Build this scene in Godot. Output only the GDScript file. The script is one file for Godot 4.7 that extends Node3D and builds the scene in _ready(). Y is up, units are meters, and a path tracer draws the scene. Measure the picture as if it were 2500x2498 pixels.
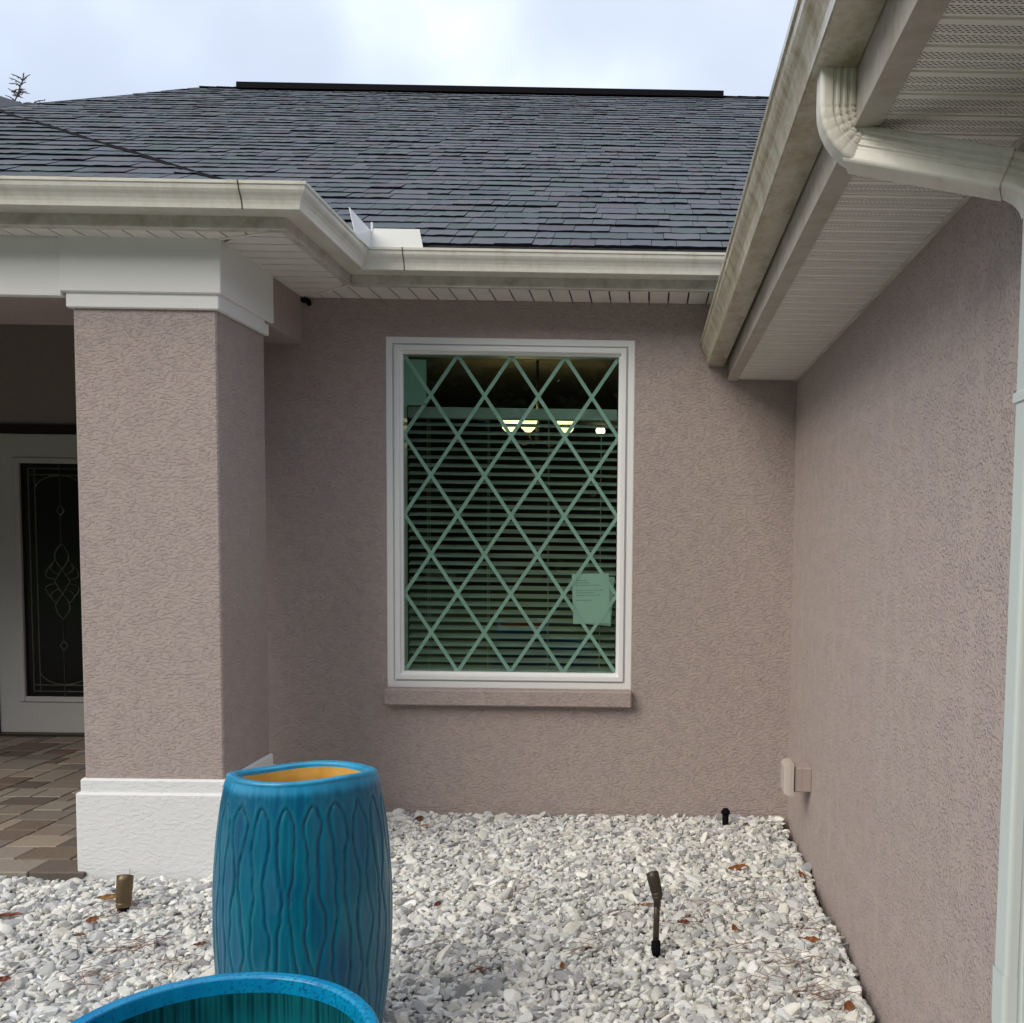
extends Node3D

# ---------------------------------------------------------------- constants
const SL := 0.59                    # roof slope, rise over run
const SOF := 2.708                  # underside of the main and porch soffits
const RSOF := 2.325                 # underside of the right wing's soffit
const WX := 0.756                   # face of the right wing's wall
var rng := RandomNumberGenerator.new()
var used := {}
var M := {}
var house: Node3D

# ---------------------------------------------------------------- naming helpers
func lin(r: float, g: float, b: float) -> Color:
	return Color(r, g, b).linear_to_srgb()

func numbered(parent: Node, called: String) -> String:
	var key := str(parent.get_instance_id()) + called
	var n: int = used.get(key, 0)
	used[key] = n + 1
	return called if n == 0 else "%s_%03d" % [called, n]

func tag(o: Node, label: String, category: String, group := "", kind := "") -> void:
	if label: o.set_meta("label", label)
	if category: o.set_meta("category", category)
	if group: o.set_meta("group", group)
	if kind: o.set_meta("kind", kind)

func thing(called: String, label: String, category: String, at := Vector3.ZERO, turn := 0.0, group := "") -> Node3D:
	var o := Node3D.new()
	o.name = numbered(self, called)
	o.position = at
	o.rotation.y = turn
	add_child(o, true)
	tag(o, label, category, group)
	return o

func put(called: String, mesh: Mesh, m: Material, parent: Node = self) -> MeshInstance3D:
	var o := MeshInstance3D.new()
	o.name = numbered(parent, called)
	o.mesh = mesh
	if m: o.material_override = m
	parent.add_child(o, true)
	return o

func obj(called: String, st: SurfaceTool, m: Material, parent: Node = self) -> MeshInstance3D:
	st.generate_normals()
	return put(called, st.commit(), m, parent)

# ---------------------------------------------------------------- mesh helpers
func new_st(smooth := false) -> SurfaceTool:
	var st := SurfaceTool.new()
	st.begin(Mesh.PRIMITIVE_TRIANGLES)
	st.set_smooth_group(0 if smooth else -1)
	return st

func tri(st: SurfaceTool, a: Vector3, b: Vector3, c: Vector3) -> void:   # counter-clockwise seen from outside
	st.add_vertex(a); st.add_vertex(c); st.add_vertex(b)

func quad(st: SurfaceTool, a: Vector3, b: Vector3, c: Vector3, d: Vector3) -> void:
	tri(st, a, b, c); tri(st, a, c, d)

func hexa(st: SurfaceTool, p: Array) -> void:   # p: four bottom corners (ccw from above), then the four above them
	quad(st, p[3], p[2], p[1], p[0]); quad(st, p[4], p[5], p[6], p[7])
	for i in 4:
		var j := (i + 1) % 4
		quad(st, p[i], p[j], p[j + 4], p[i + 4])

func box(st: SurfaceTool, lo: Vector3, hi: Vector3, bev := 0.0, xf := Transform3D()) -> void:
	var c := (lo + hi) * 0.5
	var h := (hi - lo) * 0.5
	if bev <= 0.0:
		var p := []
		for y in [-1, 1]:
			for q in [[-1, 1], [1, 1], [1, -1], [-1, -1]]:
				p.append(xf * (c + Vector3(q[0] * h.x, y * h.y, q[1] * h.z)))
		hexa(st, p)
		return
	var b: float = minf(bev, minf(h.x, minf(h.y, h.z)) * 0.9)
	var V := func(sx: int, sy: int, sz: int, ax: int) -> Vector3:
		var e := Vector3(h.x - (0.0 if ax == 0 else b), h.y - (0.0 if ax == 1 else b), h.z - (0.0 if ax == 2 else b))
		return xf * (c + Vector3(sx * e.x, sy * e.y, sz * e.z))
	for s in [-1, 1]:
		var q := [[-1, -1], [1, -1], [1, 1], [-1, 1]]
		if s < 0: q.reverse()
		quad(st, V.call(s, q[0][0], q[0][1], 0), V.call(s, q[1][0], q[1][1], 0), V.call(s, q[2][0], q[2][1], 0), V.call(s, q[3][0], q[3][1], 0))
		quad(st, V.call(q[0][1], s, q[0][0], 1), V.call(q[1][1], s, q[1][0], 1), V.call(q[2][1], s, q[2][0], 1), V.call(q[3][1], s, q[3][0], 1))
		quad(st, V.call(q[0][0], q[0][1], s, 2), V.call(q[1][0], q[1][1], s, 2), V.call(q[2][0], q[2][1], s, 2), V.call(q[3][0], q[3][1], s, 2))
	for s in [-1, 1]:
		for t in [-1, 1]:
			var k: bool = s * t > 0
			_edge(st, V.call(s, t, -1, 0), V.call(s, t, 1, 0), V.call(s, t, 1, 1), V.call(s, t, -1, 1), k)
			_edge(st, V.call(-1, s, t, 1), V.call(1, s, t, 1), V.call(1, s, t, 2), V.call(-1, s, t, 2), k)
			_edge(st, V.call(t, -1, s, 2), V.call(t, 1, s, 2), V.call(t, 1, s, 0), V.call(t, -1, s, 0), k)
			for u in [-1, 1]:
				if s * t * u > 0: tri(st, V.call(s, t, u, 0), V.call(s, t, u, 1), V.call(s, t, u, 2))
				else: tri(st, V.call(s, t, u, 0), V.call(s, t, u, 2), V.call(s, t, u, 1))

func _edge(st: SurfaceTool, a: Vector3, b: Vector3, c: Vector3, d: Vector3, flip: bool) -> void:
	if flip: quad(st, d, c, b, a)
	else: quad(st, a, b, c, d)

func prism(st: SurfaceTool, poly: PackedVector2Array, y0: float, y1: float) -> void:   # poly in (x, z), either way round
	var area := 0.0
	for i in poly.size():
		var j := (i + 1) % poly.size()
		area += poly[i].x * poly[j].y - poly[j].x * poly[i].y
	var p := poly
	if area > 0.0:
		p = poly.duplicate(); p.reverse()
	var n := p.size()
	for i in range(1, n - 1):
		tri(st, Vector3(p[0].x, y1, p[0].y), Vector3(p[i].x, y1, p[i].y), Vector3(p[i + 1].x, y1, p[i + 1].y))
		tri(st, Vector3(p[0].x, y0, p[0].y), Vector3(p[i + 1].x, y0, p[i + 1].y), Vector3(p[i].x, y0, p[i].y))
	for i in n:
		var j := (i + 1) % n
		quad(st, Vector3(p[i].x, y0, p[i].y), Vector3(p[j].x, y0, p[j].y), Vector3(p[j].x, y1, p[j].y), Vector3(p[i].x, y1, p[i].y))

func tube(st: SurfaceTool, pts: Array, r, sides := 8, caps := true) -> void:   # r: a number, or one for each point
	var rings := []
	var up := Vector3.UP
	for i in pts.size():
		var t: Vector3 = (pts[mini(i + 1, pts.size() - 1)] - pts[maxi(i - 1, 0)]).normalized()
		if absf(t.dot(up)) > 0.95: up = Vector3(1, 0, 0.02)
		var n := t.cross(up).normalized()
		up = n.cross(t).normalized()
		var rad: float = r[i] if r is Array else r
		var ring := []
		for k in sides:
			var a := TAU * k / sides
			ring.append(pts[i] + (n * cos(a) + up * sin(a)) * rad)
		rings.append(ring)
	for i in rings.size() - 1:
		for k in sides:
			var l := (k + 1) % sides
			quad(st, rings[i][k], rings[i + 1][k], rings[i + 1][l], rings[i][l])
	if caps:
		for k in range(1, sides - 1):
			tri(st, rings[0][0], rings[0][k], rings[0][k + 1])
			var e: Array = rings[-1]
			tri(st, e[0], e[k + 1], e[k])

func lathe(st: SurfaceTool, prof: Array, seg := 32, xf := Transform3D()) -> void:   # prof: Vector2(radius, height), from the bottom outside round to the top
	for i in prof.size() - 1:
		for k in seg:
			var a := TAU * k / seg
			var b := TAU * (k + 1) / seg
			var p := [Vector3(prof[i].x * cos(a), prof[i].y, -prof[i].x * sin(a)), Vector3(prof[i].x * cos(b), prof[i].y, -prof[i].x * sin(b)),
				Vector3(prof[i + 1].x * cos(b), prof[i + 1].y, -prof[i + 1].x * sin(b)), Vector3(prof[i + 1].x * cos(a), prof[i + 1].y, -prof[i + 1].x * sin(a))]
			if prof[i].x > 1e-6: tri(st, xf * p[0], xf * p[1], xf * p[2])
			if prof[i + 1].x > 1e-6: tri(st, xf * p[0], xf * p[2], xf * p[3])

# ---------------------------------------------------------------- textures and materials
func noise(seed_: int, freq: float, octaves := 3, type := FastNoiseLite.TYPE_SIMPLEX_SMOOTH) -> FastNoiseLite:
	var n := FastNoiseLite.new()
	n.seed = seed_; n.frequency = freq; n.noise_type = type
	n.fractal_octaves = octaves
	return n

func seamless(n: FastNoiseLite, w: int, h: int, ow := 0, oh := 0) -> PackedByteArray:
	var im := n.get_seamless_image(w, h, false, false, 0.15, true)
	if ow: im.resize(ow, oh, Image.INTERPOLATE_CUBIC)
	im.convert(Image.FORMAT_L8)
	return im.get_data()

func grey_tex(d: PackedByteArray, s: int) -> ImageTexture:
	return ImageTexture.create_from_image(Image.create_from_data(s, s, false, Image.FORMAT_L8, d))

func stucco_height(s: int, stretch: float, freq: float, seed_: int, lo: float, hi: float) -> ImageTexture:
	# trowelled ridges: plateaus of a stretched noise with crisp edges, fading out in smoother patches, over fine sand
	var a := seamless(noise(seed_, freq, 2), int(s / stretch), s, s, s)
	var b := seamless(noise(seed_ + 1, freq * 1.9, 2), int(s / stretch), s, s, s)
	var c := seamless(noise(seed_ + 2, freq * 0.22, 2), s, s)
	var f := seamless(noise(seed_ + 3, 0.16, 2), s, s)
	var out := PackedByteArray()
	out.resize(s * s)
	for i in s * s:
		var m: float = 0.38 + 0.62 * smoothstep(0.30, 0.72, c[i] / 255.0)
		var n: float = a[i] / 255.0
		var plateau: float = smoothstep(lo, hi, n)
		var ridge: float = 1.0 - absf(2.0 * b[i] / 255.0 - 1.0) * 1.6
		ridge = pow(maxf(ridge, 0.0), 4.0)
		var h := plateau * (0.20 + 0.35 * m) + ridge * (0.12 + 0.33 * m) * (0.4 + 0.6 * plateau) + 0.10 * f[i] / 255.0
		out[i] = int(clampf(h, 0.0, 1.0) * 255.0)
	return grey_tex(out, s)

func pitted_height(s: int) -> ImageTexture:   # knock-down stucco: a flat face broken by short pits and a few raised dabs, in patches
	var a := seamless(noise(31, 0.050, 2), int(s * 1.25), s, s, s)
	var b := seamless(noise(32, 0.042, 2), s, s)
	var c := seamless(noise(33, 0.008, 3), s, s)
	var f := seamless(noise(34, 0.20, 2), s, s)
	var out := PackedByteArray()
	out.resize(s * s)
	for i in s * s:
		var m: float = (c[i] / 255.0 - 0.5) * 0.30
		var pit: float = smoothstep(0.60, 0.70, a[i] / 255.0 + m)
		var dab: float = smoothstep(0.66, 0.74, b[i] / 255.0 + m)
		out[i] = int(clampf(0.50 - 0.42 * pit + 0.34 * dab * (1.0 - pit) + 0.07 * f[i] / 255.0, 0.0, 1.0) * 255.0)
	return grey_tex(out, s)

func color_tex(s: int, cols: Array, n1: FastNoiseLite, n2: FastNoiseLite, mix_: float, stretch := 1.0) -> ImageTexture:   # a ramp of linear colours over two layers of noise
	var a := seamless(n1, int(s / stretch), s, s, s)
	var b := seamless(n2, s, s)
	var out := PackedByteArray()
	out.resize(s * s * 3)
	var lut := []
	for i in 256:
		var t := i / 255.0 * (cols.size() - 1)
		var k := mini(int(t), cols.size() - 2)
		lut.append((cols[k] as Color).lerp(cols[k + 1], t - k).linear_to_srgb())
	for i in s * s:
		var v := clampi(int(a[i] * (1.0 - mix_) + b[i] * mix_), 0, 255)
		var c: Color = lut[v]
		out[i * 3] = c.r8; out[i * 3 + 1] = c.g8; out[i * 3 + 2] = c.b8
	return ImageTexture.create_from_image(Image.create_from_data(s, s, false, Image.FORMAT_RGB8, out))

func mat(c: Color, rough := 0.8, spec := 0.5, metal := 0.0) -> StandardMaterial3D:
	var m := StandardMaterial3D.new()
	m.albedo_color = c; m.roughness = rough; m.metallic_specular = spec; m.metallic = metal
	return m

func tri_map(m: StandardMaterial3D, tex: Texture2D, height: Texture2D, size: float, relief := 0.3) -> StandardMaterial3D:
	m.uv1_triplanar = true; m.uv1_world_triplanar = true; m.uv1_triplanar_sharpness = 8.0
	m.uv1_scale = Vector3.ONE / size
	if tex: m.albedo_texture = tex
	if height:
		m.heightmap_enabled = true; m.heightmap_texture = height; m.heightmap_scale = relief
	return m

func materials() -> void:
	var st_ridge := stucco_height(2048, 2.0, 0.026, 11, 0.50, 0.57)
	var st_pit := pitted_height(1024)
	var tint := color_tex(512, [Color(0.90, 0.86, 0.84), Color(1.0, 0.985, 0.96), Color(0.95, 0.925, 0.945), Color(1, 1, 1)], noise(5, 0.010, 4), noise(6, 0.03, 3), 0.4)
	M.stucco = tri_map(mat(lin(0.436, 0.376, 0.360), 0.92, 0.25), tint, st_ridge, 0.84, 0.44)
	M.stucco_side = tri_map(mat(lin(0.462, 0.400, 0.384), 0.92, 0.25), tint, st_pit, 0.80, 0.50)
	var fine := grey_tex(seamless(noise(41, 0.05, 4), 512, 512), 512)
	M.trim = tri_map(mat(lin(0.74, 0.76, 0.78), 0.85, 0.3), null, st_ridge, 1.3, 0.14)
	M.trim_smooth = tri_map(mat(lin(0.80, 0.81, 0.80), 0.7, 0.35), null, fine, 0.6, 0.02)
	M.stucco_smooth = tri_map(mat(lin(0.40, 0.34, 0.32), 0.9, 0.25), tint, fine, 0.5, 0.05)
	M.frame = mat(lin(0.82, 0.84, 0.85), 0.45)
	# weathered aluminium: off-white with tan and green-brown stains
	var dirt := color_tex(512, [Color(0.54, 0.51, 0.43), Color(0.70, 0.69, 0.64), Color(0.76, 0.76, 0.73), Color(0.64, 0.63, 0.55)], noise(51, 0.008, 4), noise(52, 0.05, 3), 0.35, 0.5)
	M.gutter = tri_map(mat(lin(0.96, 0.95, 0.92), 0.32, 0.5), dirt, fine, 0.9, 0.02)
	var moss := color_tex(512, [Color(0.22, 0.185, 0.10), Color(0.38, 0.34, 0.24), Color(0.52, 0.49, 0.42), Color(0.27, 0.24, 0.15)], noise(53, 0.010, 4), noise(54, 0.06, 3), 0.35, 0.5)
	M.gutter_moss = tri_map(mat(lin(0.95, 0.95, 0.92), 0.24, 0.8), moss, fine, 0.8, 0.02)
	var drip := color_tex(512, [Color(0.33, 0.30, 0.24), Color(0.52, 0.49, 0.43), Color(0.64, 0.62, 0.58), Color(0.55, 0.52, 0.45)], noise(55, 0.011, 4), noise(56, 0.04, 3), 0.3)
	M.fascia = tri_map(mat(lin(0.95, 0.94, 0.92), 0.5, 0.4), drip, fine, 0.9, 0.02)
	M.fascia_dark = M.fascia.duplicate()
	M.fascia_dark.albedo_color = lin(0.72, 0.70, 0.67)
	M.soffit = tri_map(mat(lin(0.80, 0.785, 0.74), 0.6, 0.4), tint, fine, 0.9, 0.02)
	M.dark = mat(lin(0.012, 0.012, 0.013), 0.7)
	M.black = mat(lin(0.006, 0.006, 0.008), 0.8, 0.2)
	# roof shingles: mineral granules; the cut asphalt edges come as vertex colours
	var gran := color_tex(512, [Color(0.55, 0.55, 0.55), Color(1, 1, 1), Color(0.75, 0.75, 0.75)], noise(61, 0.22, 2), noise(62, 0.02, 3), 0.35)
	var gran_h := grey_tex(seamless(noise(63, 0.3, 2), 512, 512), 512)
	M.shingles = []
	for c in [[.165, .175, .225], [.14, .165, .20], [.15, .185, .21], [.165, .155, .20], [.13, .14, .19], [.185, .19, .235], [.125, .155, .175], [.15, .135, .175]]:
		var m := tri_map(mat(lin(c[0] * 0.56 + 0.026, c[1] * 0.58 + 0.033, c[2] * 0.54 + 0.044), 0.93, 0.25), gran, gran_h, 0.35, 0.15)
		m.vertex_color_use_as_albedo = true
		M.shingles.append(m)
	M.shingle_mix = tri_map(mat(lin(1, 1, 1), 0.93, 0.25), gran, gran_h, 0.35, 0.15)
	M.shingle_mix.vertex_color_use_as_albedo = true
	M.deck = mat(lin(0.05, 0.05, 0.06), 0.95, 0.2)
	# clay pavers
	var pav := color_tex(256, [Color(0.6, 0.58, 0.55), Color(1, 1, 1), Color(0.75, 0.72, 0.68)], noise(71, 0.02, 4), noise(72, 0.2, 2), 0.4)
	M.pavers = []
	for c in [[.20, .155, .125], [.26, .22, .185], [.31, .275, .24], [.155, .13, .115], [.36, .305, .25], [.23, .205, .185]]:
		M.pavers.append(tri_map(mat(lin(c[0], c[1], c[2]), 0.8, 0.35), pav, gran_h, 0.25, 0.12))
	M.soil = tri_map(mat(lin(0.06, 0.05, 0.042), 0.95, 0.2), pav, gran_h, 0.4, 0.5)
	# marble gravel
	var marble := color_tex(256, [Color(0.62, 0.63, 0.64), Color(0.95, 0.95, 0.95), Color(1, 1, 1), Color(0.88, 0.88, 0.86)], noise(81, 0.012, 4), noise(82, 0.06, 3), 0.4)
	M.stone = tri_map(mat(Color.WHITE, 0.75, 0.35), marble, gran_h, 0.16, 0.06)
	M.stone.uv1_world_triplanar = false
	M.stone.vertex_color_use_as_albedo = true
	# bronze light fittings, plastic
	M.bronze = tri_map(mat(lin(0.17, 0.125, 0.07), 0.42, 0.5, 0.55), pav, null, 0.12)
	M.bronze_dark = tri_map(mat(lin(0.075, 0.06, 0.045), 0.45, 0.5, 0.5), pav, null, 0.12)
	M.glaze = mat(Color.WHITE, 0.42, 0.35)
	M.glaze.vertex_color_use_as_albedo = true
	M.glaze.clearcoat_enabled = true; M.glaze.clearcoat = 0.45; M.glaze.clearcoat_roughness = 0.06
	M.needle = mat(lin(0.20, 0.075, 0.035), 0.7)
	M.wood_dark = mat(lin(0.10, 0.08, 0.065), 0.8)
	M.paint_door = mat(lin(0.66, 0.66, 0.65), 0.5)
	M.glass_dark = mat(lin(0.012, 0.012, 0.013), 0.22)
	M.came = mat(lin(0.26, 0.25, 0.22), 0.35, 0.5, 0.7)
	M.slat = mat(lin(0.46, 0.46, 0.45), 0.5)
	M.cord = mat(lin(0.6, 0.58, 0.5), 0.8)

# perforated vinyl: the slots are real holes (alpha cut) in a thin sheet over the dark eave
func perforated() -> StandardMaterial3D:
	var s := 256
	var im := Image.create(s, s, false, Image.FORMAT_RGBA8)
	im.fill(Color(1, 1, 1, 1))
	for r in range(3, 14):
		if r == 8: continue
		for k in 8:
			var x := k * 32 + (16 if r % 2 else 0)
			im.fill_rect(Rect2i(x, r * 15 + 1, 19, 7), Color(1, 1, 1, 0))
	var m := mat(lin(0.84, 0.825, 0.77), 0.55, 0.4)
	m.albedo_texture = ImageTexture.create_from_image(im)
	m.transparency = BaseMaterial3D.TRANSPARENCY_ALPHA_SCISSOR
	m.alpha_scissor_threshold = 0.5
	return m

# ---------------------------------------------------------------- scene
func _ready() -> void:
	rng.seed = 20240611
	# camera: solved from the photograph's vanishing points; the photograph is an off-centre crop, hence the shifted lens
	var cam := Camera3D.new()
	cam.name = "camera"
	cam.projection = Camera3D.PROJECTION_FRUSTUM
	cam.near = 0.05; cam.far = 400.0
	cam.size = 0.05 * 2498.0 / 2280.0
	cam.frustum_offset = Vector2(-356.85, 211.38) / 2280.0 * 0.05
	cam.transform = Transform3D(Basis(Vector3(0.99986052, 0.01373657, 0.00949941), Vector3(-0.01309543, 0.99782891, -0.06454438), Vector3(-0.0103654, 0.06441098, 0.99786962)), Vector3(0, 1.5, 4.9134))
	add_child(cam)
	cam.current = true

	# overcast sky, brighter overhead
	var env := Environment.new()
	env.background_mode = Environment.BG_SKY
	env.tonemap_mode = Environment.TONE_MAPPER_LINEAR
	env.tonemap_exposure = 1.54
	env.sdfgi_enabled = true; env.ssao_enabled = true; env.ssil_enabled = true
	var sky := ProceduralSkyMaterial.new()
	sky.sky_top_color = lin(1.0, 1.0, 1.03)
	sky.sky_horizon_color = lin(0.31, 0.385, 0.51)
	sky.sky_curve = 1.5
	sky.ground_bottom_color = lin(0.16, 0.16, 0.13)
	sky.ground_horizon_color = lin(0.30, 0.31, 0.30)
	sky.sky_energy_multiplier = 1.0
	var cloud := NoiseTexture2D.new()
	cloud.width = 1024; cloud.height = 512; cloud.seamless = true
	cloud.noise = noise(7, 0.016, 5)
	var ramp := Gradient.new()
	ramp.offsets = PackedFloat32Array([0.25, 0.55, 0.8])
	ramp.colors = PackedColorArray([Color(0.10, 0.10, 0.12), Color(0.36, 0.37, 0.40), Color(0.56, 0.555, 0.55)])
	cloud.color_ramp = ramp
	sky.sky_cover = cloud
	sky.sky_cover_modulate = Color(0.86, 0.88, 0.92, 1)
	sky.sun_angle_max = 1.0
	env.sky = Sky.new()
	env.sky.sky_material = sky
	var we := WorldEnvironment.new()
	we.name = "world"
	we.environment = env
	add_child(we)

	var sun := DirectionalLight3D.new()
	sun.name = "sun"
	sun.light_energy = 0.5
	sun.light_color = Color(1.0, 0.97, 0.92)
	sun.light_angular_distance = 40.0
	sun.shadow_enabled = true
	sun.basis = Basis.looking_at(-Vector3(-0.75, 0.85, 0.78).normalized(), Vector3.UP)
	add_child(sun)

	materials()
	build_ground()
	build_house()
	build_pots()
	build_small_things()
	build_trees()

# ---------------------------------------------------------------- ground, gravel, porch floor
func build_ground() -> void:
	var st := new_st()
	quad(st, Vector3(-150, -0.06, 150), Vector3(150, -0.06, 150), Vector3(150, -0.06, -150), Vector3(-150, -0.06, -150))
	tag(obj("ground", st, M.soil), "dark bare soil showing at the edges of the gravel", "", "", "structure")

	# concrete-coloured drive behind the viewer, and lawn beyond, both only seen mirrored in the window
	var dv := new_st()
	quad(dv, Vector3(-8, -0.03, 5.6), Vector3(6, -0.03, 5.6), Vector3(6, -0.03, 4.2), Vector3(-8, -0.03, 4.2))
	tag(obj("path", dv, tri_map(mat(lin(0.34, 0.32, 0.29), 0.9, 0.3), null, null, 1.0)), "pale concrete walk in front of the gravel bed", "", "", "structure")

	var lw := new_st()
	quad(lw, Vector3(-60, -0.035, 60), Vector3(60, -0.035, 60), Vector3(60, -0.035, 5.6), Vector3(-60, -0.035, 5.6))
	tag(obj("lawn", lw, tri_map(mat(lin(0.055, 0.100, 0.034), 0.95, 0.2), M.pavers[0].albedo_texture, null, 0.7)), "green lawn beyond the walk, mirrored low in the window", "", "", "structure")

	# stones: seven angular shapes, scattered in three layers
	var shapes := []
	for v in 7:
		shapes.append(stone_mesh(100 + v))
	var lists := []
	for v in 7: lists.append([])
	var tones := [[.74, .75, .74], [.66, .68, .69], [.78, .78, .75], [.58, .60, .62], [.70, .72, .70], [.50, .51, .53], [.80, .80, .79], [.40, .41, .43], [.70, .69, .64], [.76, .78, .80], [.72, .73, .70]]
	for layer in 3:
		var step: float = [0.029, 0.0205, 0.0235][layer]
		var z := 0.012
		while z < 3.15:
			var x := -4.8
			while x < WX - 0.01:
				var px := x + rng.randf_range(-0.5, 0.5) * step
				var pz := z + rng.randf_range(-0.5, 0.5) * step
				x += step
				if px > WX - 0.032 - 0.012 * sin(pz * 7.0) or pz < 0.02: continue
				if px < -2.46 and pz < 0.985: continue
				if px < -1.78 and pz < 0.985: continue
				if Vector2(px + 0.975, pz - 2.29).length() < 0.16 or Vector2(px + 0.795, pz - 3.26).length() < 0.2: continue
				var s := 0.0110 * exp(rng.randfn(0.0, 0.36))
				if rng.randf() < 0.06: s *= 1.5
				s = minf(s, 0.030)
				var sc := Vector3(s * rng.randf_range(1.0, 1.75), s * rng.randf_range(0.42, 0.85), s * rng.randf_range(0.75, 1.15))
				var b := Basis.from_euler(Vector3(rng.randfn(0, 0.5), rng.randf() * TAU, rng.randfn(0, 0.5)))
				var y: float = [-0.018, -0.006, 0.006][layer] + rng.randf_range(-0.006, 0.006) + 0.010 * sin(px * 3.1 + 1.0) * sin(pz * 2.7)
				if pz < 0.25: y += 0.012 * (0.25 - pz) / 0.25
				var t: Array = tones[rng.randi() % tones.size()]
				var k := rng.randf_range(0.74, 1.18)
				lists[rng.randi() % 7].append([Transform3D(b * Basis.from_scale(sc), Vector3(px, y, pz)), Color(t[0] * k * 1.0, t[1] * k * 1.0, t[2] * k * 0.99)])
			z += step
	var g := Node3D.new()
	g.name = "gravel"
	add_child(g)
	tag(g, "loose white and grey marble gravel filling the bed", "gravel", "", "stuff")
	for v in 7:
		var mm := MultiMesh.new()
		mm.transform_format = MultiMesh.TRANSFORM_3D
		mm.use_colors = true
		mm.mesh = shapes[v]
		mm.instance_count = lists[v].size()
		for i in lists[v].size():
			mm.set_instance_transform(i, lists[v][i][0])
			mm.set_instance_color(i, lists[v][i][1])
		var mi := MultiMeshInstance3D.new()
		mi.name = numbered(g, "stones")
		mi.multimesh = mm
		mi.material_override = M.stone
		g.add_child(mi, true)
		mi.set_meta("kind", "stuff")

	# porch floor of pavers in three sizes
	var pf := new_st()
	box(pf, Vector3(-6.5, -0.08, -1.77), Vector3(-2.40, 0.005, 0.955))
	var fl := obj("porch_floor", pf, M.soil)
	tag(fl, "brown clay paver floor of the porch left of the pillar", "", "", "structure")
	var unit := 0.082
	var cols := 28
	var rows := 34
	var taken := {}
	for r in rows:
		for c in cols:
			if taken.has(Vector2i(c, r)): continue
			var pick := rng.randf()
			var w := 2; var d := 2
			if pick < 0.42: w = 3; d = 2
			elif pick < 0.62: w = 3; d = 3
			elif pick < 0.74: w = 2; d = 3
			var ok := false
			for tryit in [[w, d], [2, 2], [1, 2], [2, 1], [1, 1]]:
				ok = true
				for i in tryit[0]:
					for j in tryit[1]:
						if taken.has(Vector2i(c + i, r + j)): ok = false
				if ok:
					w = tryit[0]; d = tryit[1]
					break
			for i in w:
				for j in d: taken[Vector2i(c + i, r + j)] = true
			var x1 := -2.405 - c * unit
			var z1 := 0.965 - r * unit
			var x0 := maxf(x1 - w * unit, -4.75)
			var z0 := maxf(z1 - d * unit, -1.765)
			if x1 - x0 < 0.02 or z1 - z0 < 0.02: continue
			var p := new_st()
			var y := 0.030 + rng.randf_range(-0.0015, 0.0015)
			box(p, Vector3(x0 + 0.003, -0.045, z0 + 0.003), Vector3(x1 - 0.003, y, z1 - 0.003), 0.005)
			obj("paver", p, M.pavers[rng.randi() % 6], fl)

func stone_mesh(seed_: int) -> ArrayMesh:
	var r := RandomNumberGenerator.new()
	r.seed = seed_
	var planes := []
	for i in 11:
		var n := Vector3(r.randfn(), r.randfn(), r.randfn()).normalized()
		planes.append([n, r.randf_range(0.58, 1.02)])
	var sp := SphereMesh.new()
	sp.radial_segments = 20; sp.rings = 11; sp.radius = 1.0; sp.height = 2.0
	var a := sp.get_mesh_arrays()
	var v: PackedVector3Array = a[Mesh.ARRAY_VERTEX]
	var idx: PackedInt32Array = a[Mesh.ARRAY_INDEX]
	for i in v.size():
		var d := v[i].normalized()
		var rad := 1.25
		for p in planes:
			var k: float = d.dot(p[0])
			if k > 0.05: rad = minf(rad, p[1] / k)
		v[i] = d * rad
	var st := new_st()
	for i in range(0, idx.size(), 3):
		st.add_vertex(v[idx[i]]); st.add_vertex(v[idx[i + 1]]); st.add_vertex(v[idx[i + 2]])
	st.generate_normals()
	return st.commit()

# ---------------------------------------------------------------- the house
func build_house() -> void:
	house = thing("house", "low stucco house in dusty taupe with white trim and dark shingled roof", "house")
	build_walls()
	build_roof()
	build_eaves()
	build_window()
	build_door()
	build_downspout()

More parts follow.
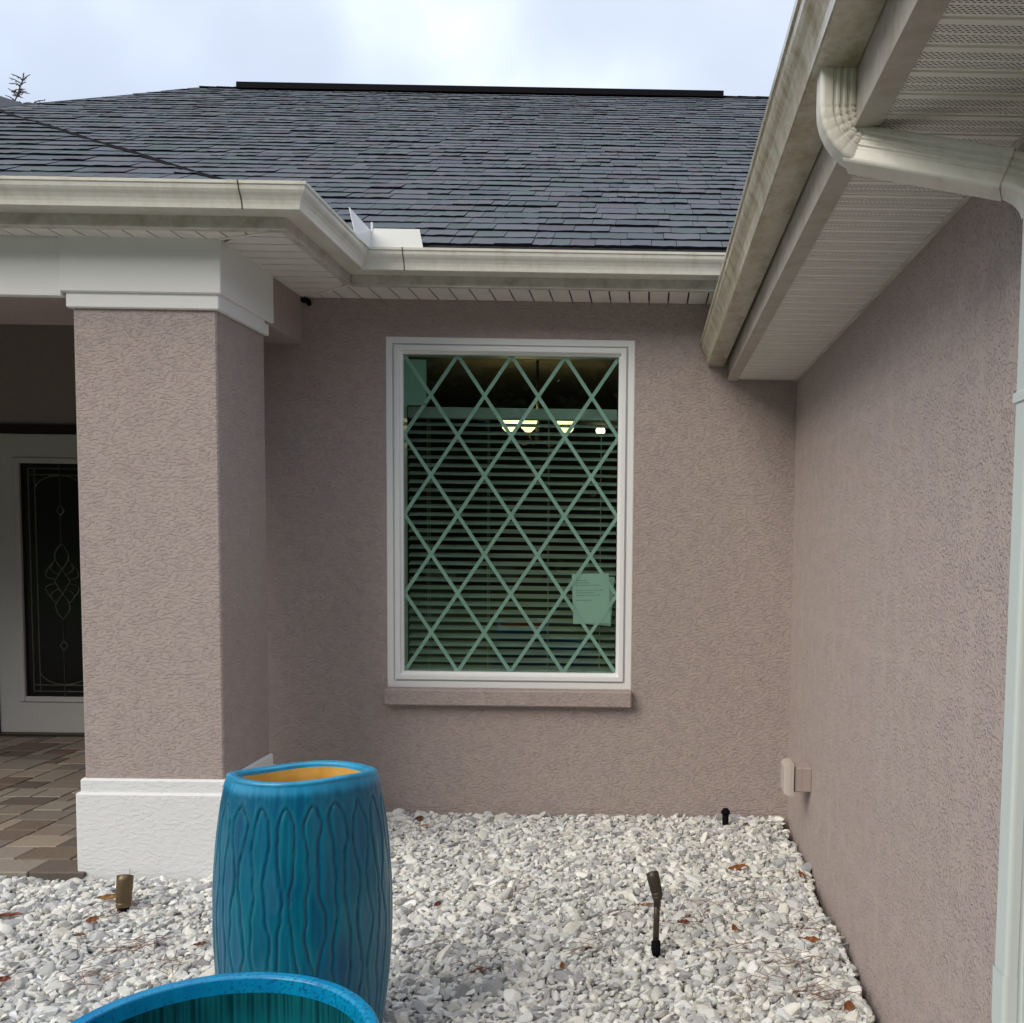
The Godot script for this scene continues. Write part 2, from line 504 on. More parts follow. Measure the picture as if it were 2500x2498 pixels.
func build_walls() -> void:
	# front wall with the window opening
	var st := new_st()
	var wx0 := -1.376; var wx1 := -0.086; var wy0 := 0.692; var wy1 := 2.520
	box(st, Vector3(-2.75, -0.06, -0.2), Vector3(wx0, 2.84, 0.0))
	box(st, Vector3(wx1, -0.06, -0.2), Vector3(WX + 0.3, 2.84, 0.0))
	box(st, Vector3(wx0, -0.06, -0.2), Vector3(wx1, wy0, 0.0))
	box(st, Vector3(wx0, wy1, -0.2), Vector3(wx1, 2.84, 0.0))
	obj("wall", st, M.stucco, house).set_meta("label", "taupe stucco wall around the diamond-grid window")
	# wall of the right wing
	var rt := new_st()
	box(rt, Vector3(WX, -0.06, 0.0005), Vector3(WX + 0.2, 2.62, 5.0))
	obj("wall", rt, M.stucco_side, house).set_meta("label", "pitted stucco wall of the right wing")
	# the porch: back wall round the door, side walls, ceiling
	var pw := new_st()
	box(pw, Vector3(-6.5, -0.06, -1.97), Vector3(-4.70, 3.0, -1.77))
	box(pw, Vector3(-3.66, -0.06, -1.97), Vector3(-2.55, 3.0, -1.77))
	box(pw, Vector3(-4.70, 2.226, -1.97), Vector3(-3.66, 3.0, -1.77))
	box(pw, Vector3(-4.8, -0.06, -2.06), Vector3(-3.5, 2.6, -1.972))  # added slab behind the door, blocks light from the void beyond
	box(pw, Vector3(-2.95, -0.06, -1.77), Vector3(-2.75, 3.0, -0.1))
	box(pw, Vector3(-6.7, -0.06, -1.97), Vector3(-6.5, 3.0, 0.945))
	obj("wall", pw, M.stucco_smooth, house).set_meta("label", "shaded wall around the front door")
	var pc := new_st()
	box(pc, Vector3(-6.5, 2.98, -1.97), Vector3(-1.85, 3.05, 0.5))
	obj("ceiling", pc, M.stucco_smooth, house)
	# pillar with its stepped base and capital
	var pil := new_st()
	box(pil, Vector3(-2.421, 0.3, 0.432), Vector3(-1.825, 2.45, 0.919), 0.006)
	var pl := obj("pillar", pil, M.stucco, house)
	pl.set_meta("label", "square stucco pillar left of the window")
	var pb := new_st()
	box(pb, Vector3(-2.449, -0.06, 0.40), Vector3(-1.797, 0.374, 0.949), 0.008)
	box(pb, Vector3(-2.436, 0.36, 0.42), Vector3(-1.810, 0.432, 0.934), 0.008)
	obj("base", pb, M.trim, pl)
	var cp := new_st()
	box(cp, Vector3(-2.440, 2.424, 0.42), Vector3(-1.806, 2.492, 0.936), 0.004)
	box(cp, Vector3(-2.455, 2.486, 0.40), Vector3(-1.790, 2.75, 0.950), 0.004)
	obj("capital", cp, M.trim_smooth, pl)
	# beam over the porch opening, and the short one back to the wall
	var bm := new_st()
	box(bm, Vector3(-6.7, 2.468, 0.905), Vector3(-2.4545, 2.76, 0.942), 0.003)
	obj("beam", bm, M.trim_smooth, house).set_meta("label", "smooth white beam over the porch opening")
	var bi := new_st()
	box(bi, Vector3(-6.7, 2.471, 0.37), Vector3(-2.3, 2.86, 0.9045))
	box(bi, Vector3(-2.3, 2.474, 0.0), Vector3(-1.803, 2.86, 0.47))
	obj("beam", bi, M.stucco_smooth, house)
	# lining of the room behind the window
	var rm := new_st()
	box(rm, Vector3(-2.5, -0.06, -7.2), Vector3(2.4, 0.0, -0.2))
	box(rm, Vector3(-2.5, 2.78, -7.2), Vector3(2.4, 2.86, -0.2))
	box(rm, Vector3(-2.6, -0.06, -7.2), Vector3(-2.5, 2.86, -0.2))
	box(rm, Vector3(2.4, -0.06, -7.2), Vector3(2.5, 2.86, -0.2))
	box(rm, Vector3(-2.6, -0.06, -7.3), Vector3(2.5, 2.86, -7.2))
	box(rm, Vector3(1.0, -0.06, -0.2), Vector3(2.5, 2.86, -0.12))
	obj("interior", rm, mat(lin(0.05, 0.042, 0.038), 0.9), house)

func on_main(x: float, s: float) -> Vector3:   # s metres up the main roof's slope
	var c := 1.0 / sqrt(1.0 + SL * SL)
	return Vector3(x, 2.874 + s * c * SL, 0.36 - s * c)

func on_porch(x: float, s: float) -> Vector3:
	var c := 1.0 / sqrt(1.0 + SL * SL)
	return Vector3(x, 2.750 + s * c * SL, 1.15 - s * c)

func shingle_mesh(w: float, thick: float, seed_: int) -> ArrayMesh:
	# a tab of w x 0.20 m lying on the slope: x across, y out of the roof, z down the slope; its cut edges are bare asphalt
	var r := RandomNumberGenerator.new()
	r.seed = seed_
	var st := new_st()
	var h := w * 0.5 - 0.0012
	var n := 4
	var rim := []
	for i in n + 1:
		rim.append([-h + 2.0 * h * i / n, r.randf_range(-0.003, 0.003), thick + r.randf_range(-0.0015, 0.002)])
	var top := Color(1, 1, 1)
	var cut := Color(0.10, 0.10, 0.11)
	for i in n:
		var a: Array = rim[i]
		var b: Array = rim[i + 1]
		st.set_color(top)
		quad(st, Vector3(a[0], a[2], a[1]), Vector3(b[0], b[2], b[1]), Vector3(b[0], 0.001, -0.20), Vector3(a[0], 0.001, -0.20))
		st.set_color(cut)
		quad(st, Vector3(a[0], -0.004, a[1] - 0.002), Vector3(b[0], -0.004, b[1] - 0.002), Vector3(b[0], b[2], b[1]), Vector3(a[0], a[2], a[1]))
	st.set_color(cut)
	var l: Array = rim[0]
	var q: Array = rim[n]
	tri(st, Vector3(l[0], l[2], l[1]), Vector3(l[0], 0.001, -0.20), Vector3(l[0], -0.004, l[1]))
	tri(st, Vector3(q[0], q[2], q[1]), Vector3(q[0], -0.004, q[1]), Vector3(q[0], 0.001, -0.20))
	st.generate_normals()
	return st.commit()

func build_roof() -> void:
	var c := 1.0 / sqrt(1.0 + SL * SL)
	var slope := Basis(Vector3(1, 0, 0), Vector3(0, c, SL * c), Vector3(0, -SL * c, c))   # x across, y out of the roof, z down the slope
	# decks
	var ridge := (6.0 - 2.874) / (SL * c)
	var dk := new_st()
	var e0 := on_main(-8.0, 0.0); var e1 := on_main(2.6, 0.0)
	var r0 := on_main(-4.62, ridge); var r1 := on_main(1.25, ridge)
	var thick := Vector3(0, -0.012, 0)
	var hipfoot := on_main(-6.7, (4.02 - 2.874) / (SL * c))
	hexa(dk, [e0 + thick, e1 + thick, on_main(2.6, 4.6) + thick, on_main(-7.0, 2.6) + thick, e0, e1, on_main(2.6, 4.6), on_main(-7.0, 2.6)])
	quad(dk, on_main(-7.0, 2.6), on_main(2.6, 2.6), r1, r0)
	quad(dk, on_main(-7.0, 2.6), r0, Vector3(-4.62, 5.99, -4.95), Vector3(-9, 2.9, -9))
	quad(dk, r0, r1, Vector3(4.0, 2.8, -11), Vector3(-9, 2.8, -11))
	quad(dk, on_main(2.6, 2.6), Vector3(6, 2.8, -4), Vector3(4.0, 2.8, -11), r1)
	var roof := obj("main_roof", dk, M.deck, house)
	roof.set_meta("label", "long blue-grey shingled slope above the window")
	var pk := new_st()
	var hip := func(t: float) -> Vector3: return Vector3(-1.25 - 1.23 * t, 2.72 + SL * t, 1.2 - t)
	var apex: Vector3 = hip.call(2.9)
	var hip0: Vector3 = hip.call(0.17)
	quad(pk, Vector3(-7.6, hip0.y, hip0.z), hip0, apex, Vector3(-7.6, apex.y, apex.z))
	tri(pk, hip0, Vector3(-1.47, 2.81, -1.5), apex)
	quad(pk, Vector3(-7.6, hip0.y, hip0.z) + thick, hip0 + thick, hip0, Vector3(-7.6, hip0.y, hip0.z))
	quad(pk, hip0 + thick, Vector3(-1.47, 2.79, -1.5), Vector3(-1.47, 2.81, -1.5), hip0)
	var proof := obj("porch_roof", pk, M.deck, house)
	proof.set_meta("label", "hipped shingled roof over the porch")
	# right wing: one slope rising away behind its gutter
	var wk := new_st()
	var z0 := -2.0; var z1 := 5.0
	hexa(wk, [Vector3(0.37, 2.53, z1), Vector3(3.6, 4.43, z1), Vector3(3.6, 4.43, z0), Vector3(0.37, 2.53, z0), Vector3(0.37, 2.56, z1), Vector3(3.6, 4.46, z1), Vector3(3.6, 4.46, z0), Vector3(0.37, 2.56, z0)])
	var wroof := obj("wing_roof", wk, M.shingles[0], house)
	wroof.set_meta("label", "roof slope of the right wing behind its gutter")

	# shingles
	var hip_n := Vector3(1, 0, -1.23).normalized()
	var lhip_n := Vector3(-1.41, 0, -0.86).normalized()
	var hip_x := func(z: float) -> float: return -4.62 - (z + 4.94) * 0.61
	var E := 0.140
	var meshes := {}
	for w in [0.09, 0.12, 0.15, 0.18, 0.22]:
		for v in 3:
			meshes[[w, v]] = shingle_mesh(w, [0.009, 0.011, 0.013][v], int(w * 1000) + v)
	var all := []
	var eye := Vector3(0, 1.5, 4.9134)
	var widths := [0.09, 0.12, 0.15, 0.18, 0.22]
	for which in 2:
		var k := 0
		while true:
			var s := k * E
			var xl: float; var xr: float
			if which == 0:
				if s > ridge - 0.06: break
				var p := on_main(0, s)
				xr = minf(1.5, 1.30 - p.z) if p.y < 5.6 else 1.35
				xl = maxf(p.z - 2.9, -6.9)
				xl = maxf(xl, hip_x.call(p.z))
			else:
				if s > 3.1: break
				xl = -5.3
				xr = -1.25 - 1.23 * (0.05 + s * c)
				if k < 2:
					k += 1
					continue
			var x := xl - rng.randf() * 0.2
			while x < xr:
				var w: float = widths[rng.randi() % 5]
				var mid := x + w * 0.5
				x += w
				if which == 1 and mid - w * 0.5 > xr: continue
				if which == 0 and mid + w * 0.5 < xl: continue
				var at := on_main(mid, s) if which == 0 else on_porch(mid, s)
				if which == 0:   # the courses ride over the valley beside the porch roof
					at.y += 0.003 * sin(mid * 4.0 + k * 0.9) * sin(k * 2.3)
				at += slope.y * 0.003
				var b := slope.rotated(slope.y, rng.randfn(0, 0.0025))
				var tone := rng.randi() % 8
				if rng.randf() < 0.45: tone = [0, 1, 5][rng.randi() % 3]
				var v := rng.randi() % 3
				var d := eye.distance_to(at)
				var facing: float = absf((eye - at).normalized().dot(slope.y))
				var inview := 1.0
				if at.x > 0.262 * (4.9 - at.z) * 0.9 + 0.25 or at.x < -0.72 * (4.9 - at.z): inview = 0.0
				var mesh: ArrayMesh = meshes[[w, v]]
				var xf := Transform3D(b, at)
				if which == 1 and mid + w * 0.5 > xr - 0.22:      # trimmed along the hip
					mesh = clipped(mesh, xf, hip_n, hip_n.dot(hip.call(0.0)))
				elif which == 0 and mid - w * 0.5 < hip_x.call(at.z) + 0.2:
					mesh = clipped(mesh, xf, lhip_n, lhip_n.dot(r0))
				if mesh == null: continue
				all.append([w * E * facing / (d * d) * inview, xf, mesh, tone, which])
			k += 1
	all.sort_custom(func(a, b): return a[0] > b[0])
	var rest := [new_st(), new_st()]
	for i in all.size():
		var a: Array = all[i]
		if i < 296:
			var o := put("shingle", a[2], M.shingles[a[3]], roof if a[4] == 0 else proof)
			o.transform = a[1]
		else:
			var col: Color = (M.shingles[a[3]].albedo_color as Color).srgb_to_linear()
			var ar: Array = (a[2] as ArrayMesh).surface_get_arrays(0)
			var vs: PackedVector3Array = ar[Mesh.ARRAY_VERTEX]
			var cs: PackedColorArray = ar[Mesh.ARRAY_COLOR]
			var st: SurfaceTool = rest[0]
			for j in vs.size():
				st.set_color(Color(cs[j].r * col.r, cs[j].g * col.g, cs[j].b * col.b))
				st.add_vertex(a[1] * vs[j])
	var rs := obj("shingles", rest[0], M.shingle_mix, house)
	rs.set_meta("kind", "stuff")

	# caps on the hip and the ridge ends, and the black vent along the ridge
	for i in 16:
		var t0 := i * 0.20
		var a: Vector3 = r0 + Vector3(-0.86, -0.83, 1.41) / 0.83 * (t0 * 0.75)
		var b2: Vector3 = r0 + Vector3(-0.86, -0.83, 1.41) / 0.83 * ((t0 + 0.24) * 0.75)
		cap(a, b2, 0.13, roof)
	for seg in [[-4.66, -4.12], [0.66, 1.22]]:
		var n := 3
		for i in n:
			var x0: float = lerpf(seg[0], seg[1], float(i) / n)
			var x1: float = lerpf(seg[0], seg[1], (i + 1.15) / n)
			cap(Vector3(x0, 6.035, -4.98), Vector3(x1, 6.022, -4.98), 0.14, roof)
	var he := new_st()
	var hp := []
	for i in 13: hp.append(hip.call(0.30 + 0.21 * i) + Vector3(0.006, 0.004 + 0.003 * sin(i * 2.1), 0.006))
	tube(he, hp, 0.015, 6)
	obj("hip_shadow_edge", he, M.black, proof)  # black tube paints the shadow line along the shingles' cut hip edge
	var vt := new_st()
	var prof := [Vector2(0.17, -0.065), Vector2(0.165, -0.005), Vector2(0.0, 0.055), Vector2(-0.165, -0.005), Vector2(-0.17, -0.065)]
	for i in 4:
		quad(vt, Vector3(-4.19, 6.0 + prof[i].y, -4.94 + prof[i].x), Vector3(0.69, 6.0 + prof[i].y, -4.94 + prof[i].x), Vector3(0.69, 6.0 + prof[i + 1].y, -4.94 + prof[i + 1].x), Vector3(-4.19, 6.0 + prof[i + 1].y, -4.94 + prof[i + 1].x))
	for x in [-4.19, 0.69]:
		for i in range(1, 4):
			tri(vt, Vector3(x, 6.0 + prof[0].y, -4.94 + prof[0].x), Vector3(x, 6.0 + prof[i].y, -4.94 + prof[i].x), Vector3(x, 6.0 + prof[i + 1].y, -4.94 + prof[i + 1].x))
	obj("ridge_vent", vt, M.black, roof).set_meta("label", "low black vent along the ridge")
	# the roof of the far left wing, a dark slope just in view
	var lw := new_st()
	quad(lw, Vector3(-9.5, 4.2, -4.0), Vector3(-6.0, 5.35, -4.4), Vector3(-6.35, 5.82, -5.05), Vector3(-9.5, 6.85, -5.3))
	quad(lw, Vector3(-9.5, 6.85, -5.3), Vector3(-6.35, 5.82, -5.05), Vector3(-6.5, 4.0, -9), Vector3(-9.5, 4.0, -9))
	obj("wing_roof", lw, M.shingles[4], house).set_meta("label", "sliver of another shingled roof at the far left")

func clipped(m: ArrayMesh, xf: Transform3D, n: Vector3, d: float) -> ArrayMesh:   # what lies on the inner side of a plane, in the mesh's own axes
	var ar := m.surface_get_arrays(0)
	var vs: PackedVector3Array = ar[Mesh.ARRAY_VERTEX]
	var cs: PackedColorArray = ar[Mesh.ARRAY_COLOR]
	var st := new_st()
	var any := false
	for i in range(0, vs.size(), 3):
		var poly := []
		for k in 3:
			var a := vs[i + k]; var b := vs[i + (k + 1) % 3]
			var da := n.dot(xf * a) - d; var db := n.dot(xf * b) - d
			if da <= 0.0: poly.append(a)
			if da * db < 0.0: poly.append(a.lerp(b, da / (da - db)))
		for k in range(1, poly.size() - 1):
			st.set_color(cs[i])
			st.add_vertex(poly[0]); st.add_vertex(poly[k]); st.add_vertex(poly[k + 1])
			any = true
	if not any: return null
	st.generate_normals()
	return st.commit()

func cap(a: Vector3, b: Vector3, half: float, parent: Node) -> void:   # one bent cap shingle along an edge, from a to b
	var st := new_st()
	var t := (b - a).normalized()
	var side := t.cross(Vector3.UP).normalized()
	var drop := Vector3(0, -half * 0.45, 0)
	var up := Vector3(0, 0.014, 0)
	st.set_color(Color(1, 1, 1))
	quad(st, a + side * half + drop + up * 0.4, b + side * half + drop + up, b + up, a + up * 0.4)
	quad(st, a + up * 0.4, b + up, b - side * half + drop + up, a - side * half + drop + up * 0.4)
	st.set_color(Color(0.1, 0.1, 0.11))
	quad(st, b + up, b + side * half + drop + up, b + side * half + drop - up * 0.2, b - up * 0.2)
	quad(st, b - side * half + drop + up, b + up, b - up * 0.2, b - side * half + drop - up * 0.2)
	obj("cap_shingle", st, M.shingles[rng.randi() % 6], parent)

# ---------------------------------------------------------------- gutters, fascia, soffits
func gutter_profile(h: float) -> PackedVector2Array:   # x outwards from the fascia, y up: an ogee-fronted trough of thin metal, outer face then inner face
	var o := PackedVector2Array([Vector2(0.0, h), Vector2(0.0, 0.0), Vector2(0.082, 0.0), Vector2(0.086, 0.003), Vector2(0.087, h * 0.11), Vector2(0.0885, h * 0.20), Vector2(0.093, h * 0.34), Vector2(0.101, h * 0.48), Vector2(0.110, h * 0.59),
		Vector2(0.116, h * 0.69), Vector2(0.118, h * 0.80), Vector2(0.118, h * 0.86), Vector2(0.1235, h * 0.875), Vector2(0.1245, h * 0.99), Vector2(0.1215, h), Vector2(0.108, h * 0.985)])
	return o

func gutter_run(called: String, path: Array, i: int, y: float, h: float, m: Material, cap_ends := false, sag := Vector3.ZERO) -> MeshInstance3D:
	var prof := gutter_profile(h)
	var st := new_st()
	var ends := []
	for k in [i, i + 1]:
		var n1: Vector2 = _out(path, maxi(k - 1, 0))
		var n2: Vector2 = _out(path, mini(k, path.size() - 2))
		var mt := (n1 + n2) / (1.0 + n1.dot(n2))
		ends.append([path[k], mt])
	var steps := 14
	var t := Vector2(path[i + 1] - path[i]).normalized()
	for s in steps:
		for j in prof.size() - 1:
			var q := []
			for e in [[s, j], [s + 1, j], [s + 1, j + 1], [s, j + 1]]:
				var f: float = float(e[0]) / steps
				var o: float = prof[e[1]].x
				var p: Vector2 = (ends[0][0] + ends[0][1] * o).lerp(ends[1][0] + ends[1][1] * o, f)
				q.append(Vector3(p.x, y + prof[e[1]].y, p.y) + sag * pow(1.0 - f, 3.0))
			quad(st, q[3], q[2], q[1], q[0])
	var g := obj(called, st, m, house)
	if cap_ends:
		for e in 2:
			var cst := new_st()
			var base: Vector2 = ends[e][0]
			var n: Vector2 = ends[e][1]
			var c0 := Vector3(base.x + n.x * 0.05, y + h * 0.5, base.y + n.y * 0.05) + sag * (1.0 - e)
			for j in prof.size() - 1:
				tri(cst, c0, Vector3(base.x + n.x * prof[j].x, y + prof[j].y, base.y + n.y * prof[j].x) + sag * (1.0 - e), Vector3(base.x + n.x * prof[j + 1].x, y + prof[j + 1].y, base.y + n.y * prof[j + 1].x) + sag * (1.0 - e))
			obj("end_cap", cst, m, g)
	return g

func _out(path: Array, k: int) -> Vector2:   # outward side of a run: to the right of its direction in (x, z)
	var d: Vector2 = (path[k + 1] - path[k]).normalized()
	return Vector2(-d.y, d.x)

func seam(path: Array, k: int, f: float, y: float, h: float, parent: Node) -> void:   # a thin strap round the gutter where two lengths meet
	var prof := gutter_profile(h)
	var a: Vector2 = path[k]; var b: Vector2 = path[k + 1]
	var n := _out(path, k)
	var p := a.lerp(b, f)
	var t := (b - a).normalized()
	var st := new_st()
	for j in range(2, prof.size() - 2):
		var q0 := p + n * (prof[j].x + 0.0012); var q1 := p + n * (prof[j + 1].x + 0.0012)
		var w := t * 0.0022
		quad(st, Vector3(q0.x - w.x, y + prof[j].y - 0.001, q0.y - w.y), Vector3(q0.x + w.x, y + prof[j].y - 0.001, q0.y + w.y), Vector3(q1.x + w.x, y + prof[j + 1].y, q1.y + w.y), Vector3(q1.x - w.x, y + prof[j + 1].y, q1.y - w.y))
	obj("seam", st, mat(lin(0.05, 0.045, 0.04), 0.8), parent)

func build_eaves() -> void:
	var fx := -1.462; var fz := 1.095; var mz := 0.285
	var path := [Vector2(-6.9, fz), Vector2(fx, fz), Vector2(fx, mz), Vector2(0.62, mz)]
	var gy := 2.752; var gh := 0.098
	var g0 := gutter_run("gutter", path, 0, gy, gh, M.gutter)
	g0.set_meta("label", "weathered white gutter along the porch front")
	var g1 := gutter_run("gutter", path, 1, gy, gh, M.gutter)
	g1.set_meta("label", "short gutter run down the porch's side")
	var g2 := gutter_run("gutter", path, 2, gy, gh, M.gutter)
	g2.set_meta("label", "weathered white gutter above the window")
	seam(path, 0, 0.975, gy, gh, g0); seam(path, 0, 0.80, gy, gh, g0)
	seam(path, 1, 0.915, gy, gh, g1)
	seam(path, 2, 0.135, gy, gh, g2)
	# splash guard at the inner corner: two bent white sheets standing on the gutter's rim
	var sg := new_st()
	var zc := mz + 0.118
	var xc := fx + 0.118
	hexa(sg, [Vector3(xc + 0.01, gy + gh - 0.01, zc + 0.002), Vector3(xc + 0.262, gy + gh - 0.01, zc + 0.002), Vector3(xc + 0.262, gy + gh - 0.01, zc - 0.001), Vector3(xc + 0.01, gy + gh - 0.01, zc - 0.001),
		Vector3(xc + 0.012, gy + gh + 0.088, zc - 0.010), Vector3(xc + 0.240, gy + gh + 0.088, zc - 0.010), Vector3(xc + 0.240, gy + gh + 0.088, zc - 0.013), Vector3(xc + 0.012, gy + gh + 0.088, zc - 0.013)])
	hexa(sg, [Vector3(xc + 0.002, gy + gh - 0.01, zc + 0.20), Vector3(xc + 0.005, gy + gh - 0.01, zc + 0.20), Vector3(xc + 0.012, gy + gh - 0.01, zc), Vector3(xc + 0.009, gy + gh - 0.01, zc),
		Vector3(xc - 0.030, gy + gh + 0.118, zc + 0.185), Vector3(xc - 0.027, gy + gh + 0.118, zc + 0.185), Vector3(xc + 0.012, gy + gh + 0.078, zc - 0.008), Vector3(xc + 0.009, gy + gh + 0.078, zc - 0.008)])
	box(sg, Vector3(xc + 0.012, gy + gh + 0.07, zc - 0.014), Vector3(xc + 0.022, gy + gh + 0.115, zc - 0.006))
	obj("splash_guard", sg, mat(lin(0.74, 0.76, 0.75), 0.5), g2).set_meta("label", "bent white splash guard standing at the inside corner")
	# fascia boards
	for r in [["front", -6.9, fx, fz], ["main", fx, 0.62, mz]]:
		var st := new_st()
		box(st, Vector3(r[1], SOF - 0.004, r[3] - 0.022), Vector3(r[2], 2.846, r[3] - 0.0005), 0.002)
		box(st, Vector3(r[1], SOF - 0.007, r[3] - 0.03), Vector3(r[2] - 0.001, SOF - 0.001, r[3] + 0.0025))
		obj("fascia", st, M.fascia, house)
	var fs := new_st()
	box(fs, Vector3(fx - 0.022, SOF - 0.004, mz - 0.001), Vector3(fx - 0.0005, 2.846, fz - 0.023), 0.002)
	box(fs, Vector3(fx - 0.03, SOF - 0.0075, mz), Vector3(fx + 0.0025, SOF - 0.0015, fz - 0.0305))
	obj("fascia", fs, M.fascia, house)

	# soffits of narrow strips with open joints under a backing sheet
	var bk := new_st()
	box(bk, Vector3(-6.9, SOF + 0.016, 0.90), Vector3(-1.8, SOF + 0.02, fz - 0.024))
	box(bk, Vector3(-1.8, SOF + 0.016, 0.0), Vector3(fx - 0.024, SOF + 0.02, fz - 0.024))
	box(bk, Vector3(fx - 0.024, SOF + 0.016, 0.0), Vector3(0.64, SOF + 0.02, mz - 0.024))
	var sf := obj("soffit", bk, M.dark, house)
	sf.set_meta("label", "white soffit strips under the porch and window eaves")
	var p := 0.0985
	var x := -4.9
	while x < fx - 0.03:
		var xa := x + 0.004; var xb := minf(x + p - 0.004, fx - 0.024)
		var back := func(q: float) -> float: return 0.947 if q < -1.8 else lerpf(0.947, fz - 0.03, (q + 1.8) / (fx - 0.024 + 1.8))
		_strip(sf, PackedVector2Array([Vector2(xa, fz - 0.024), Vector2(xb, fz - 0.024), Vector2(xb, back.call(xb)), Vector2(xa, back.call(xa))]))
		x += p
	var z := 0.0
	while z < fz - 0.04:
		var za := z + 0.004; var zb := minf(z + p - 0.004, fz - 0.026)
		var left := func(q: float) -> float: return -1.800 if q < 0.947 else lerpf(-1.8, fx - 0.03, (q - 0.947) / (fz - 0.026 - 0.947)) + 0.008
		var right := func(q: float) -> float: return fx - 0.024 if q > mz - 0.02 else lerpf(-1.79, fx - 0.024, q / (mz - 0.02))
		_strip(sf, PackedVector2Array([Vector2(left.call(za), za), Vector2(maxf(right.call(za), left.call(za) + 0.001), za), Vector2(right.call(zb), zb), Vector2(left.call(zb), zb)]))
		z += p
	x = -1.79
	while x < 0.62:
		var xa := x + 0.004; var xb := x + p - 0.004
		var front := func(q: float) -> float: return mz - 0.024 if q > fx - 0.03 else lerpf(0.002, mz - 0.024, (q + 1.79) / (fx - 0.03 + 1.79))
		_strip(sf, PackedVector2Array([Vector2(xa, 0.004), Vector2(xb, 0.004), Vector2(xb, maxf(front.call(xb), 0.006)), Vector2(xa, maxf(front.call(xa), 0.005))]))
		x += p
	var jm := new_st()   # raised strips along the two mitres
	for e in [[Vector3(-1.8, SOF, 0.947), Vector3(fx - 0.024, SOF, fz - 0.024)], [Vector3(-1.797, SOF, 0.004), Vector3(fx - 0.024, SOF, mz - 0.022)]]:
		var d: Vector3 = (e[1] - e[0]).normalized()
		var w := d.cross(Vector3.UP) * 0.008
		var dn := Vector3(0, -0.004, 0)
		hexa(jm, [e[0] + w + dn, e[1] + w + dn, e[1] - w + dn, e[0] - w + dn, e[0] + w, e[1] + w, e[1] - w, e[0] - w])
	obj("mitre_strip", jm, M.soffit, sf)

	# right wing: gutter, fascia and perforated soffit
	var rp := [Vector2(0.398, 5.0), Vector2(0.398, 0.012)]
	rp.reverse()
	var ry := 2.433; var rh := 0.1225
	var rg := gutter_run("gutter", rp, 0, ry, rh, M.gutter_moss, true, Vector3(-0.024, -0.042, 0))
	seam([Vector2(0.374, 0.012), Vector2(0.374, 5.0)], 0, 0.0012, ry - 0.042, rh, rg)
	rg.set_meta("label", "stained olive-brown gutter of the right wing")
	var rf := new_st()
	box(rf, Vector3(0.3985, RSOF - 0.005, 0.004), Vector3(0.42, 2.55, 5.0), 0.002)
	box(rf, Vector3(0.3955, RSOF - 0.008, 0.004), Vector3(0.446, RSOF - 0.0012, 5.0), 0.001)
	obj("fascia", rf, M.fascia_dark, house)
	var rb := new_st()
	box(rb, Vector3(0.42, RSOF + 0.10, 0.0), Vector3(WX, RSOF + 0.11, 5.0))
	var rs := obj("soffit", rb, M.dark, house)
	rs.set_meta("label", "perforated white soffit under the right wing's eave")
	var perf := perforated()
	var w2 := 0.0845
	var n := 0
	z = 0.006
	while z < 4.9:
		var st := new_st()
		var y := RSOF
		var pts := [[z + 0.0, 0.009], [z + 0.004, 0.009], [z + 0.008, 0.0], [z + w2 - 0.001, 0.0], [z + w2, 0.009]]
		for i in 4:
			for s in 6:
				var x0 := lerpf(0.444, WX - 0.001, s / 6.0); var x1 := lerpf(0.444, WX - 0.001, (s + 1) / 6.0)
				var c := [[x0, pts[i]], [x1, pts[i]], [x1, pts[i + 1]], [x0, pts[i + 1]]]
				for k in [0, 1, 2, 0, 2, 3]:
					st.set_uv(Vector2(c[k][0] / 0.085, (c[k][1][0] - z) / 0.085))
					st.add_vertex(Vector3(c[k][0], y + c[k][1][1], c[k][1][0]))
		obj("panel", st, perf, rs)
		z += w2
		n += 1
	var jc := new_st()   # moulding where the soffit meets the wall
	box(jc, Vector3(WX - 0.012, RSOF - 0.006, 0.002), Vector3(WX + 0.001, RSOF - 0.0005, 5.0), 0.001)
	obj("moulding", jc, M.fascia, rs)

func _strip(parent: Node, poly: PackedVector2Array) -> void:
	var st := new_st()
	prism(st, poly, SOF, SOF + 0.006)
	obj("panel", st, M.soffit, parent)

